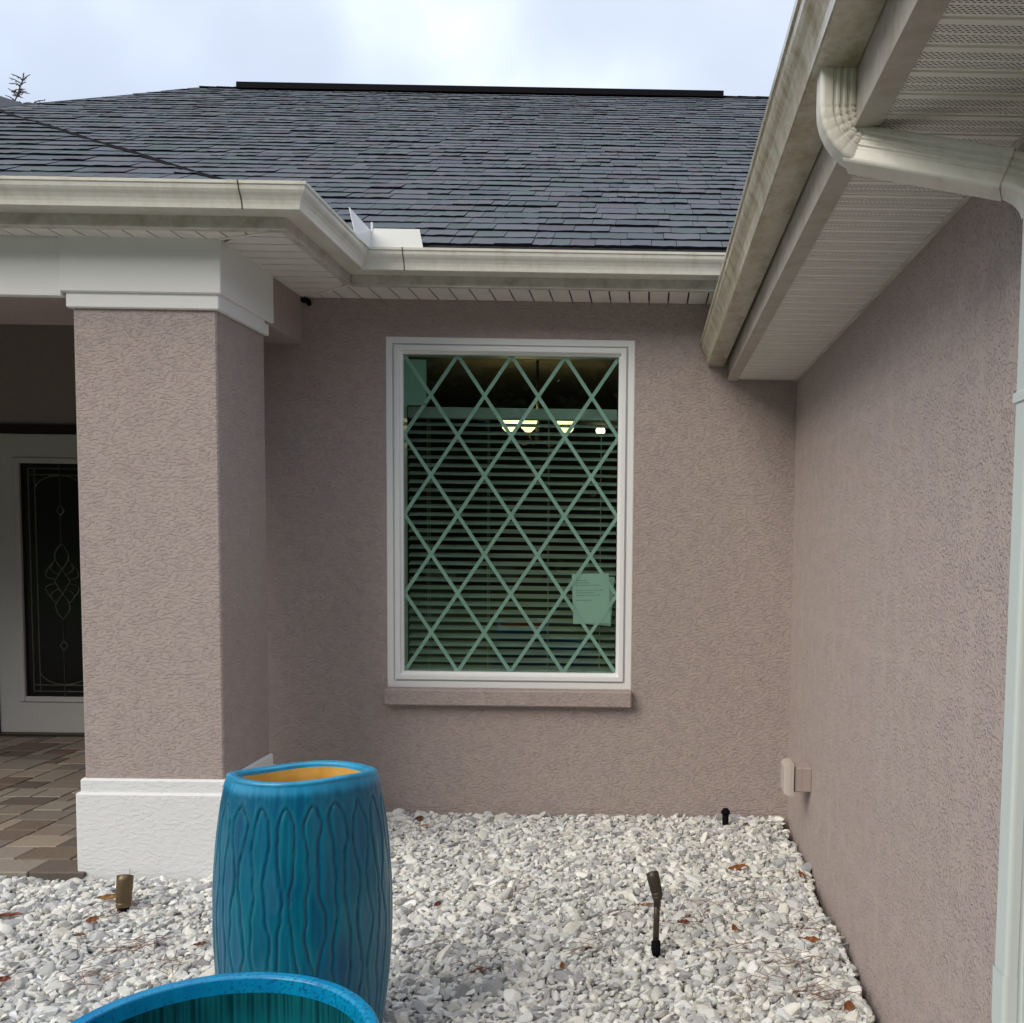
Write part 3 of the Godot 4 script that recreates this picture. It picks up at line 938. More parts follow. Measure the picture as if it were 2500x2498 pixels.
# ---------------------------------------------------------------- window with blind and papers
func build_window() -> void:
	var x0 := -1.376; var x1 := -0.086; var y0 := 0.692; var y1 := 2.520
	var win := Node3D.new()
	win.name = "window"
	house.add_child(win, true)
	win.set_meta("label", "white framed window with a diamond lattice")
	# frame: profile (distance in from the opening's edge, z), swept round with mitres
	var prof := [Vector2(0.0, -0.10), Vector2(0.0, -0.004), Vector2(0.004, -0.002), Vector2(0.034, -0.002), Vector2(0.0355, -0.012), Vector2(0.041, -0.012), Vector2(0.043, 0.004), Vector2(0.046, 0.0065), Vector2(0.066, 0.0065), Vector2(0.070, 0.004), Vector2(0.071, -0.010), Vector2(0.083, -0.017), Vector2(0.085, -0.028), Vector2(0.085, -0.10)]
	var sides := [[Vector2(x0, y0), Vector2(x1, y0), Vector2(0, 1)], [Vector2(x1, y0), Vector2(x1, y1), Vector2(-1, 0)], [Vector2(x1, y1), Vector2(x0, y1), Vector2(0, -1)], [Vector2(x0, y1), Vector2(x0, y0), Vector2(1, 0)]]
	for i in 4:
		var st := new_st()
		var a: Vector2 = sides[i][0]; var b: Vector2 = sides[i][1]; var n: Vector2 = sides[i][2]
		var t := (b - a).normalized()
		for j in prof.size() - 1:
			var q := []
			for e in [[a, 1, j], [b, -1, j], [b, -1, j + 1], [a, 1, j + 1]]:
				var d: float = prof[e[2]].x
				var p: Vector2 = e[0] + n * d + t * d * e[1]
				q.append(Vector3(p.x, p.y, prof[e[2]].y))
			quad(st, q[0], q[1], q[2], q[3])
		obj("frame", st, M.frame, win)
	var sl := new_st()
	box(sl, Vector3(x0 - 0.004, 0.606, -0.02), Vector3(x1 + 0.004, 0.690, 0.058), 0.006)
	obj("sill", sl, M.stucco, win).set_meta("label", "stucco sill below the window")
	# two panes of green-tinted glass with the lattice between them
	var gx0 := x0 + 0.084; var gx1 := x1 - 0.084; var gy0 := y0 + 0.084; var gy1 := y1 - 0.084
	var gl := mat(Color(lin(0.70, 0.92, 0.83), 0.0), 0.0, 0.5)
	gl.refraction_enabled = true
	gl.refraction_scale = 0.05
	var gs := new_st()
	box(gs, Vector3(gx0 - 0.002, gy0 - 0.002, -0.034), Vector3(gx1 + 0.002, gy1 + 0.002, -0.028))
	obj("pane", gs, gl, win)
	var hw := (gx1 - gx0) / 8.0
	var hh := (gy1 - gy0) / 8.0
	for c in [-6, -4, -2, 0, 2, 4, 6]:   # lines running down to the right: i - j = c
		var i0 := maxi(0, c); var i1 := mini(8, 8 + c)
		_bar(win, Vector2(gx0 + i0 * hw, gy1 - (i0 - c) * hh), Vector2(gx0 + i1 * hw, gy1 - (i1 - c) * hh), 0.0)
	for c in [2, 4, 6, 8, 10, 12, 14]:   # and down to the left: i + j = c
		var i0 := maxi(0, c - 8); var i1 := mini(8, c)
		_bar(win, Vector2(gx0 + i0 * hw, gy1 - (c - i0) * hh), Vector2(gx0 + i1 * hw, gy1 - (c - i1) * hh), 0.0012)

	# blind hanging inside
	var bl := thing("window_blind", "pale slatted blind with open slats behind the diamond-grid window", "blind", Vector3(-0.733, 0, -0.13))
	var hx := 0.555
	var hr := new_st()
	box(hr, Vector3(-hx, 2.118, -0.03), Vector3(hx, 2.176, 0.03), 0.003)
	obj("headrail", hr, M.slat, bl)
	var pitch := 0.0435
	var slat := new_st()
	for k in 6:
		var a0 := lerpf(-1, 1, k / 6.0); var a1 := lerpf(-1, 1, (k + 1) / 6.0)
		var f := func(a: float, up: float) -> Vector2: return Vector2(a * 0.025, 0.003 * (1 - a * a) + up)
		for s in [0, 1]:
			var u: float = 0.0014 * s
			var p0: Vector2 = f.call(a0, u); var p1: Vector2 = f.call(a1, u)
			if s: quad(slat, Vector3(-hx, p1.y, p1.x), Vector3(hx, p1.y, p1.x), Vector3(hx, p0.y, p0.x), Vector3(-hx, p0.y, p0.x))
			else: quad(slat, Vector3(-hx, p0.y, p0.x), Vector3(hx, p0.y, p0.x), Vector3(hx, p1.y, p1.x), Vector3(-hx, p1.y, p1.x))
	slat.generate_normals()
	var slat_mesh := slat.commit()
	for i in 31:
		var o := put("slat", slat_mesh, M.slat, bl)
		o.position = Vector3(0, 2.088 - i * pitch, 0)
		o.rotation = Vector3(0.44 + rng.randfn(0, 0.02), 0, rng.randfn(0, 0.0008))
	for x in [-0.45, -0.13, 0.19, 0.47]:
		var cd := new_st()
		for dz in [-0.024, 0.027]:
			tube(cd, [Vector3(x, 2.12, dz), Vector3(x, 0.75, dz)], 0.0011, 5)
		obj("cord", cd, M.cord, bl)

	# papers against the glass
	var text := Image.create(256, 320, false, Image.FORMAT_RGB8)
	text.fill(Color(0.93, 0.94, 0.93))
	var tr := RandomNumberGenerator.new()
	tr.seed = 9
	for l in 9:
		if l in [3, 7]: continue
		var yy := 40 + l * 16
		var xx := 24 if l > 1 else 30
		var stop: int = 24 + [60, 90, 150, 0, 190, 120, 170, 0, 110][l]
		while xx < stop:
			var ww := tr.randi_range(6, 18)
			text.fill_rect(Rect2i(xx, yy, ww, 3), Color(0.45, 0.46, 0.48))
			xx += ww + 5
	var pm := mat(Color.WHITE, 0.8)
	pm.albedo_texture = ImageTexture.create_from_image(text)
	_sheet("paper_sheet", "white printed sheet taped inside the window, in front of another sheet", "paper", Vector3(-0.306, 1.172, -0.046), 0.195, 0.265, 0.035, pm)
	_sheet("paper_sheet", "blank white sheet behind the printed one in the window's lower right", "paper", Vector3(-0.290, 1.164, -0.052), 0.20, 0.262, -0.07, mat(lin(0.62, 0.64, 0.63), 0.8))
	_sheet("window_label", "pale blank label stuck inside the window's upper left corner", "label", Vector3(-1.236, 2.292, -0.040), 0.122, 0.236, 0.0, mat(lin(0.46, 0.56, 0.50), 0.6))

	# lit lamps in the room, seen between the slats
	var glow := mat(lin(0.9, 0.8, 0.55), 0.6)
	glow.emission_enabled = true
	glow.emission = lin(1.0, 0.78, 0.38)
	glow.emission_energy_multiplier = 1.6
	var ch := thing("chandelier", "lit chandelier with upturned glass shades in the room behind the blind", "chandelier", Vector3(-0.83, 2.25, -2.0))
	var hub := new_st(true)
	tube(hub, [Vector3(0, 0.53, 0), Vector3(0, -0.06, 0)], 0.012, 8)
	obj("stem", hub, M.bronze_dark, ch)
	for q in [Vector3(-0.20, 0.0, 0.03), Vector3(-0.055, 0.0, 0.09), Vector3(0.21, 0.0, -0.02)]:
		var arm := new_st(true)
		tube(arm, [Vector3(0, -0.05, 0), Vector3(q.x * 0.5, -0.09, q.z * 0.5), q + Vector3(0, -0.02, 0)], 0.008, 6)
		obj("arm", arm, M.bronze_dark, ch)
		var sh := new_st(true)
		lathe(sh, [Vector2(0.02, 0.0), Vector2(0.05, 0.03), Vector2(0.068, 0.09), Vector2(0.075, 0.12), Vector2(0.07, 0.12), Vector2(0.045, 0.035), Vector2(0.0, 0.01)], 20, Transform3D(Basis(), q))
		obj("lamp_shade", sh, glow, ch)
		var li := OmniLight3D.new()
		li.name = numbered(ch, "bulb")
		li.position = q + Vector3(0, 0.06, 0)
		li.light_color = Color(1.0, 0.86, 0.6)
		li.light_energy = 0.03
		li.omni_range = 12.0; li.omni_attenuation = 2.0
		li.light_size = 0.04
		li.shadow_enabled = true
		ch.add_child(li, true)
	var rl := thing("ceiling_light", "small round lit ceiling light deep in the room, right of the chandelier", "light", Vector3(-0.575, 2.775, -5.9))
	var rd := new_st(true)
	lathe(rd, [Vector2(0.0, -0.035), Vector2(0.05, -0.03), Vector2(0.072, -0.01), Vector2(0.075, 0.0)], 24)
	obj("lens", rd, glow, rl)
	var rt := new_st(true)
	lathe(rt, [Vector2(0.075, -0.012), Vector2(0.095, -0.010), Vector2(0.10, 0.0)], 24)
	obj("trim_ring", rt, M.frame, rl)
	var rli := OmniLight3D.new()
	rli.name = "bulb"
	rli.position = Vector3(0, -0.06, 0)
	rli.light_energy = 0.02
	rli.light_color = Color(1.0, 0.88, 0.66)
	rli.light_size = 0.05
	rli.omni_range = 12.0; rli.omni_attenuation = 2.0
	rli.shadow_enabled = true
	rl.add_child(rli, true)

func _bar(win: Node, a: Vector2, b: Vector2, off: float) -> void:
	var t := (b - a).normalized()
	var n := Vector2(-t.y, t.x) * 0.0092
	var p := [a + n, a - n, b - n, b + n]
	var st := new_st()
	var z0 := -0.041 - off; var z1 := -0.038 - off
	hexa(st, [Vector3(p[0].x, p[0].y, z0), Vector3(p[1].x, p[1].y, z0), Vector3(p[2].x, p[2].y, z0), Vector3(p[3].x, p[3].y, z0), Vector3(p[0].x, p[0].y, z1), Vector3(p[1].x, p[1].y, z1), Vector3(p[2].x, p[2].y, z1), Vector3(p[3].x, p[3].y, z1)])
	obj("lattice_bar", st, M.frame, win)

func _sheet(called: String, label: String, category: String, at: Vector3, w: float, h: float, turn: float, m: Material) -> void:
	var st := new_st()
	var hw := w * 0.5; var hh := h * 0.5
	var n := 6
	for i in n:
		var y0 := lerpf(-hh, hh, float(i) / n); var y1 := lerpf(-hh, hh, (i + 1.0) / n)
		var f := func(y: float) -> float: return -0.0012 * sin((y / hh) * 2.0 + 1.0)
		for s in [0.0, -0.0004]:
			var q := [[-hw, y0], [hw, y0], [hw, y1], [-hw, y1]]
			var order := [0, 2, 1, 0, 3, 2] if s == 0.0 else [0, 1, 2, 0, 2, 3]
			for k in order:
				st.set_uv(Vector2(q[k][0] / w + 0.5, 0.5 - q[k][1] / h))
				st.add_vertex(Vector3(q[k][0], q[k][1], f.call(q[k][1]) + s))
	var o := obj(called, st, m)
	o.position = at
	o.rotation.z = turn
	tag(o, label, category)

# ---------------------------------------------------------------- front door
func build_door() -> void:
	var cx := -4.18
	var jb := new_st()
	box(jb, Vector3(cx - 0.515, 0.03, -1.80), Vector3(cx - 0.462, 2.175, -1.735), 0.003)
	box(jb, Vector3(cx + 0.462, 0.03, -1.80), Vector3(cx + 0.515, 2.175, -1.735), 0.003)
	box(jb, Vector3(cx - 0.515, 2.175, -1.80), Vector3(cx + 0.515, 2.232, -1.735), 0.003)
	var lf := new_st()
	var gx := 0.275; var gy0 := 0.30; var gy1 := 1.97
	var z0 := -1.80; var z1 := -1.762
	box(lf, Vector3(cx - 0.458, 0.045, z0), Vector3(cx - gx, 2.168, z1))
	box(lf, Vector3(cx + gx, 0.045, z0), Vector3(cx + 0.458, 2.168, z1))
	box(lf, Vector3(cx - gx, 0.045, z0), Vector3(cx + gx, gy0, z1))
	box(lf, Vector3(cx - gx, gy1, z0), Vector3(cx + gx, 2.168, z1))
	var door := obj("front_door", lf, M.paint_door, house)
	door.set_meta("label", "white front door with a leaded glass panel")
	obj("frame", jb, M.dark, door)
	var tr := new_st()
	for b in [[-gx - 0.035, gy0 - 0.035, -gx + 0.006, gy1 + 0.035], [gx - 0.006, gy0 - 0.035, gx + 0.035, gy1 + 0.035], [-gx + 0.006, gy0 - 0.035, gx - 0.006, gy0 + 0.006], [-gx + 0.006, gy1 - 0.006, gx - 0.006, gy1 + 0.035]]:
		box(tr, Vector3(cx + b[0], b[1], z1 - 0.002), Vector3(cx + b[2], b[3], z1 + 0.014), 0.006)
	obj("moulding", tr, M.paint_door, door)
	var gp := new_st()
	box(gp, Vector3(cx - gx, gy0, z0 + 0.012), Vector3(cx + gx, gy1, z0 + 0.020))
	obj("pane", gp, M.glass_dark, door)
	var th := new_st()
	box(th, Vector3(cx - 0.515, 0.005, -1.80), Vector3(cx + 0.515, 0.043, -1.70), 0.006)
	obj("threshold", th, M.bronze_dark, door)
	# leaded pattern
	var ca := new_st()
	var zc := z0 + 0.022
	var add := func(pts: Array) -> void:
		for s in [-1.0, 1.0]:
			var q := []
			for p in pts: q.append(Vector3(cx + p.x * s, p.y, zc))
			tube(ca, q, 0.0042, 5)
	add.call([Vector2(0.0, gy0), Vector2(0.0, 0.64)])
	add.call([Vector2(0.0, 0.70), Vector2(0.0, 0.86)])
	add.call([Vector2(0.0, 1.40), Vector2(0.0, 1.60)])
	add.call([Vector2(0.0, 1.67), Vector2(0.0, gy1)])
	for d in [0.67, 1.635]:
		add.call([Vector2(0.0, d - 0.035), Vector2(0.026, d), Vector2(0.0, d + 0.035)])
	add.call([Vector2(0.22, gy0 + 0.04), Vector2(0.22, gy1 - 0.04)])
	add.call([Vector2(0.175, gy0 + 0.04), Vector2(0.175, gy1 - 0.04)])
	for yy in [gy0 + 0.04, gy0 + 0.085, gy1 - 0.04, gy1 - 0.085]:
		add.call([Vector2(0.0, yy), Vector2(0.22, yy)])
	for arc in [[0.49, -1.0], [1.78, 1.0]]:
		var q := []
		for i in 9:
			var a := PI * 0.5 * i / 8.0
			q.append(Vector2(0.175 * sin(a), arc[0] + arc[1] * 0.10 * cos(a)))
		add.call(q)
	var petal := func(p0: Vector2, p1: Vector2, bulge: float) -> void:
		var q := []
		var nrm := Vector2(-(p1 - p0).y, (p1 - p0).x).normalized()
		for i in 9:
			var f := i / 8.0
			q.append(p0.lerp(p1, f) + nrm * bulge * sin(PI * f))
		add.call(q)
	petal.call(Vector2(0, 1.40), Vector2(0, 1.22), 0.05)
	petal.call(Vector2(0, 0.86), Vector2(0, 1.04), -0.05)
	petal.call(Vector2(0, 1.22), Vector2(0.055, 1.13), 0.0)
	petal.call(Vector2(0.055, 1.13), Vector2(0, 1.04), 0.0)
	petal.call(Vector2(0.04, 1.29), Vector2(0.025, 1.18), 0.05)
	petal.call(Vector2(0.04, 0.97), Vector2(0.025, 1.08), -0.05)
	petal.call(Vector2(0.085, 1.24), Vector2(0.045, 1.145), 0.055)
	petal.call(Vector2(0.085, 1.02), Vector2(0.045, 1.115), -0.055)
	petal.call(Vector2(0.085, 1.24), Vector2(0.07, 1.26), 0.01)
	obj("came", ca, M.came, door)

# ---------------------------------------------------------------- downspout on the right wing
func build_downspout() -> void:
	var ds := Node3D.new()
	ds.name = "downspout"
	house.add_child(ds, true)
	ds.set_meta("label", "white corrugated downspout bending from the gutter to the wall")
	var m: StandardMaterial3D = tri_map(mat(lin(0.98, 0.98, 0.96), 0.35, 0.5), M.gutter.albedo_texture, null, 0.7)
	var clean := mat(lin(0.60, 0.68, 0.68), 0.4)
	var arc := func(c: Vector3, r: float, a0: float, a1: float, n: int) -> Array:
		var q := []
		for i in n + 1:
			var a := lerpf(a0, a1, float(i) / n)
			q.append(c + Vector3(cos(a) * r, sin(a) * r, 0))
		return q
	var drop := 1.20            # angle that the arm falls at, from straight down
	# outlet, first bend, arm, second bend, standing pipe
	var c1 := Vector3(0.364 + 0.085, 2.362, 2.985)
	var e1: Array = [Vector3(0.364, 2.440, 2.985), Vector3(0.364, 2.40, 2.985)] + arc.call(c1, 0.085, PI, PI + drop, 18)
	obj("elbow", pipe(e1, 0.037, 0.028, true, true), m, ds)
	var s1: Vector3 = e1[-1]
	var dir := Vector3(sin(drop), -cos(drop), 0.52).normalized()
	var s2 := s1 + dir * 0.298
	obj("pipe", pipe([s1 - dir * 0.02, s1, s2], 0.0395, 0.030, true), m, ds)
	var c2 := s2 + Vector3(-cos(drop), -sin(drop), 0) * 0.085
	var e2: Array = [s2 - dir * 0.012] + arc.call(c2, 0.085, PI * 0.5 - (PI * 0.5 - drop), 0.0, 8)
	e2 = [s2 - dir * 0.012, s2]
	for i in range(1, 9):
		var a := lerpf(drop, 0.0, i / 8.0)
		e2.append(c2 + Vector3(sin(PI * 0.5 - a + 0.0) * 0.085, cos(PI * 0.5 - a) * 0.085, 0.0055 * i))
	var endp: Vector3 = e2[-1]
	obj("elbow", pipe(e2, 0.037, 0.028, true), m, ds)
	var top := Vector3(WX - 0.040, endp.y, 3.185)
	var st := pipe([Vector3(WX - 0.040, endp.y + 0.02, 3.185), Vector3(WX - 0.040, 0.66, 3.185)], 0.0365, 0.030, true)
	obj("pipe", st, clean, ds)
	var e3: Array = [Vector3(WX - 0.040, 0.685, 3.185), Vector3(WX - 0.040, 0.60, 3.187)]
	for i in range(1, 8):
		var a := 1.2 * i / 7.0
		e3.append(Vector3(WX - 0.040, 0.60 - 0.09 * sin(a), 3.187 + 0.09 * (1 - cos(a))))
	obj("elbow", pipe(e3, 0.0395, 0.032, true), clean, ds)
	var sp := new_st()
	box(sp, Vector3(WX - 0.080, 1.758, 3.152), Vector3(WX - 0.001, 1.778, 3.218), 0.002)
	obj("strap", sp, clean, ds)

func pipe(pts: Array, hw: float, hd: float, grooves: bool, crimped := false) -> SurfaceTool:   # rectangular pipe, corrugated on its front face
	var prof := []
	var r := 0.008
	for cnr in [[1, 1], [-1, 1], [-1, -1], [1, -1]]:
		var c := Vector2(cnr[0] * (hw - r), cnr[1] * (hd - r))
		var a0 := atan2(cnr[1], cnr[0]) - PI * 0.25
		if cnr[0] == -1 and cnr[1] == 1 and grooves:
			# across the front from the right corner to this one: three ribs
			for g in [0.018, 0.004, -0.010]:
				for k in [[0.0065, 0.0], [0.004, 0.0035], [-0.001, 0.0035], [-0.0035, 0.0]]:
					prof.append(Vector2(g + k[0], hd - k[1]))
		for i in 4:
			var a := a0 + PI * 0.5 * i / 3.0
			prof.append(c + Vector2(cos(a), sin(a)) * r)
	var st := new_st()
	var rings := []
	for i in pts.size():
		var t: Vector3 = (pts[mini(i + 1, pts.size() - 1)] - pts[maxi(i - 1, 0)]).normalized()
		var front := Vector3(0, 0, 1)
		front = (front - t * front.dot(t)).normalized()
		var across := t.cross(front)      # for a pipe running down, this is towards -x; flip so that the profile's x runs to +x
		var ring := []
		# crimps: every third ring of a bend is nipped in, most on the inside of the bend
		var nip: float = 0.0028 if crimped and i > 2 and i < pts.size() - 2 and i % 3 == 0 else 0.0
		for p in prof:
			var f: float = nip * clampf(0.5 + 0.5 * p.x / hw, 0.15, 1.0)
			ring.append(pts[i] - across * (p.x - signf(p.x) * f) + front * (p.y - signf(p.y) * f))
		rings.append(ring)
	for i in rings.size() - 1:
		for k in prof.size():
			var l := (k + 1) % prof.size()
			quad(st, rings[i][k], rings[i][l], rings[i + 1][l], rings[i + 1][k])
	return st

# ---------------------------------------------------------------- pots
func build_pots() -> void:
	var nz := noise(91, 3.0, 3)
	var blotch := noise(92, 6.0, 3)
	# tall barrel with a relief of long wavy leaves
	var H := 0.814
	var tall := thing("tall_planter", "tall turquoise glazed planter with wavy leaf relief and ochre inside", "planter", Vector3(-0.972, 0.0, 2.29))
	var rad := func(t: float) -> float:   # t from 0 at the foot to 1 at the rim
		return 0.240 - 0.036 * pow(absf((t - 0.52) / 0.48), 2.0) - 0.003 * smoothstep(0.97, 1.0, t)
	var lean := func(p: Vector3) -> Vector3:
		var k := p.y / H
		return p + Vector3(0, k * k * (p.x * 0.012 + p.z * 0.106 + 0.004 * sin(3.0 * atan2(p.z, p.x))), 0)
	var seg := 540
	var rows := 150
	var st := SurfaceTool.new()
	st.begin(Mesh.PRIMITIVE_TRIANGLES)
	st.set_smooth_group(0)
	var D := TAU / 21.0
	for j in rows + 1:
		var t := float(j) / rows
		var y := t * H
		var down := 0.935 - t            # measured from where the leaves begin
		for i in seg + 1:
			var a := TAU * (i % seg) / seg
			var base: float = rad.call(t)
			var cut := 0.0
			var glow := 0.0
			if down > -0.03:
				var half := D * 0.5
				var open := clampf(pow(maxf(down, 0.0) / 0.05, 0.5), 0.0, 1.0)
				var k0 := int(floor(a / half))
				var best := 9.0
				for k: int in [k0 - 1, k0, k0 + 1, k0 + 2]:
					var kk := posmod(k, 42)
					var sg := 1.0 if k % 2 == 0 else -1.0
					var pair := floorf(kk * 0.5)
					var phase := (down - 0.08 - 0.035 * sin(pair * 1.7)) / (0.36 + 0.06 * sin(pair * 2.9)) * TAU
					var at: float = k * half - sg * half * 0.20 * cos(phase) * open + sg * half * 0.5 * (1.0 - open) + half * 0.28 * nz.get_noise_2d(kk * 13.7, y * 2.2)
					best = minf(best, absf(a - at))
				var dist := best * base
				if down < 0.0: dist = Vector2(dist, down * H).length()
				cut = exp(-pow(dist / 0.0038, 2.0)) * (0.7 + 0.5 * nz.get_noise_2d(a * 8.0, y * 6.0))
				glow = exp(-pow((dist - 0.009) / 0.006, 2.0)) * 0.5
				if down < 0.0: cut *= 0.5
			var streak := nz.get_noise_3d(cos(a) * 3.0, y * 0.55, sin(a) * 3.0)
			var r := base - 0.0042 * cut + 0.0016 * glow + 0.0015 * streak
			var p := Vector3(r * cos(a), y, -r * sin(a))
			p = lean.call(p)
			var bl := blotch.get_noise_3d(p.x, p.y * 0.4, p.z)
			var c := Color(0.0, 0.098, 0.215).lerp(Color(0.001, 0.155, 0.235), clampf(0.5 + streak * 1.4, 0.0, 1.0))
			c = c.lerp(Color(0.001, 0.062, 0.165), clampf(bl * 1.2 + streak * 1.1, 0.0, 0.85))
			c = c.lerp(Color(0.01, 0.26, 0.33), glow * 0.4)
			c = c.lerp(Color(0.001, 0.022, 0.06), cut * 0.6)
			c = c.lerp(Color(0.018, 0.27, 0.50), smoothstep(0.955, 0.995, t + 0.010 * streak))
			st.set_color(c)
			st.add_vertex(p)
	for j in rows:
		for i in seg:
			var k := j * (seg + 1) + i
			for q in [k, k + seg + 2, k + 1, k, k + seg + 1, k + seg + 2]: st.add_index(q)
	st.generate_normals()
	put("body", st.commit(), M.glaze, tall)
	# rim and inside
	var rr: float = rad.call(1.0)
	_ring(tall, "rim", [Vector2(rr, H), Vector2(rr + 0.0005, H + 0.006), Vector2(rr - 0.003, H + 0.011), Vector2(rr - 0.009, H + 0.013), Vector2(rr - 0.024, H + 0.011), Vector2(rr - 0.030, H + 0.006), Vector2(rr - 0.032, H - 0.004)], lean, func(a: float, p: Vector3) -> Color:
		var n := blotch.get_noise_3d(p.x * 2.0, 0.0, p.z * 2.0)
		return Color(0.020, 0.30, 0.56).lerp(Color(0.012, 0.20, 0.36), clampf(0.3 + n, 0.0, 1.0)))
	_ring(tall, "lining", [Vector2(rr - 0.032, H - 0.004), Vector2(rr - 0.034, H - 0.03), Vector2(rr - 0.020, H - 0.2), Vector2(rr - 0.01, H - 0.5), Vector2(0.17, 0.06), Vector2(0.0, 0.05)], lean, func(a: float, p: Vector3) -> Color:
		var n := blotch.get_noise_3d(p.x * 1.5, p.y, p.z * 1.5)
		return Color(0.62, 0.33, 0.05).lerp(Color(0.75, 0.50, 0.16), clampf(0.4 + n, 0.0, 1.0)))

	# wide low bowl nearer the viewer
	var bowl := thing("bowl_planter", "wide empty bright blue planter in front, cut off by the photo's edge", "planter", Vector3(-0.790, 0.0, 3.26))
	var BH := 0.537
	var same := func(p: Vector3) -> Vector3: return p + Vector3(0, (p.y / BH) * p.x * -0.036, 0)
	_ring(bowl, "body", [Vector2(0.20, 0.0), Vector2(0.255, 0.10), Vector2(0.292, 0.24), Vector2(0.305, 0.38), Vector2(0.300, 0.50), Vector2(0.296, BH)], same, func(a: float, p: Vector3) -> Color:
		var n := nz.get_noise_3d(cos(a) * 3.0, p.y * 0.6, sin(a) * 3.0)
		return Color(0.004, 0.12, 0.24).lerp(Color(0.006, 0.20, 0.29), clampf(0.5 + n, 0.0, 1.0)))
	_ring(bowl, "rim", [Vector2(0.296, BH), Vector2(0.3005, BH + 0.010), Vector2(0.300, BH + 0.019), Vector2(0.296, BH + 0.0245), Vector2(0.280, BH + 0.0255), Vector2(0.2735, BH + 0.022), Vector2(0.272, BH + 0.010), Vector2(0.270, BH - 0.01)], same, func(a: float, p: Vector3) -> Color:
		var n := blotch.get_noise_3d(p.x * 2.0, 0.0, p.z * 2.0)
		var spot := noise_spot(p, smoothstep(-0.15, 0.25, p.x - p.z * 0.3))
		return Color(0.002, 0.205, 0.47).lerp(Color(0.004, 0.28, 0.53), clampf(0.5 + n, 0.0, 1.0)).lerp(Color(0.004, 0.045, 0.12), spot))
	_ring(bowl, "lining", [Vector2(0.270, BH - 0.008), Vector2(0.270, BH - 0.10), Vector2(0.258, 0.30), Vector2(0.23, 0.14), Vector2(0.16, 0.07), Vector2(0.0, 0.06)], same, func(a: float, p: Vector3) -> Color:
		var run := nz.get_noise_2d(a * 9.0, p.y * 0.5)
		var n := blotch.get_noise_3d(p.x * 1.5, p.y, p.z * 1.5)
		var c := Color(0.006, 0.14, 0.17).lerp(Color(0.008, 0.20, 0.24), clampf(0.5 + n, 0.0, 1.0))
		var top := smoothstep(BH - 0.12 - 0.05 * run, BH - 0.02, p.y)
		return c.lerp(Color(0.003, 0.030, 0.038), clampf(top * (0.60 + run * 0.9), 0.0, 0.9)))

var spots: FastNoiseLite
func noise_spot(p: Vector3, dense: float) -> float:
	if spots == null: spots = noise(95, 110.0, 2)
	return smoothstep(0.42 - 0.22 * dense, 0.52 - 0.22 * dense, spots.get_noise_3d(p.x, p.y, p.z)) * 0.6

func _ring(parent: Node, called: String, prof: Array, bend: Callable, paint: Callable) -> void:   # a lathe with many segments, painted per vertex
	var fine := []
	for i in prof.size() - 1:
		var n := maxi(1, int(prof[i].distance_to(prof[i + 1]) / (0.0025 if called == "rim" else 0.008)))
		for k in n:
			fine.append((prof[i] as Vector2).lerp(prof[i + 1], float(k) / n))
	fine.append(prof[-1])
	var seg := 640
	var st := SurfaceTool.new()
	st.begin(Mesh.PRIMITIVE_TRIANGLES)
	st.set_smooth_group(0)
	for j in fine.size():
		for i in seg + 1:
			var a := TAU * (i % seg) / seg
			var p: Vector3 = bend.call(Vector3(fine[j].x * cos(a), fine[j].y, -fine[j].x * sin(a)))
			st.set_color(paint.call(a, p))
			st.add_vertex(p)
	for j in fine.size() - 1:
		for i in seg:
			var k := j * (seg + 1) + i
			for q in [k, k + seg + 2, k + 1, k, k + seg + 1, k + seg + 2]: st.add_index(q)
	st.generate_normals()
	put(called, st.commit(), M.glaze, parent)

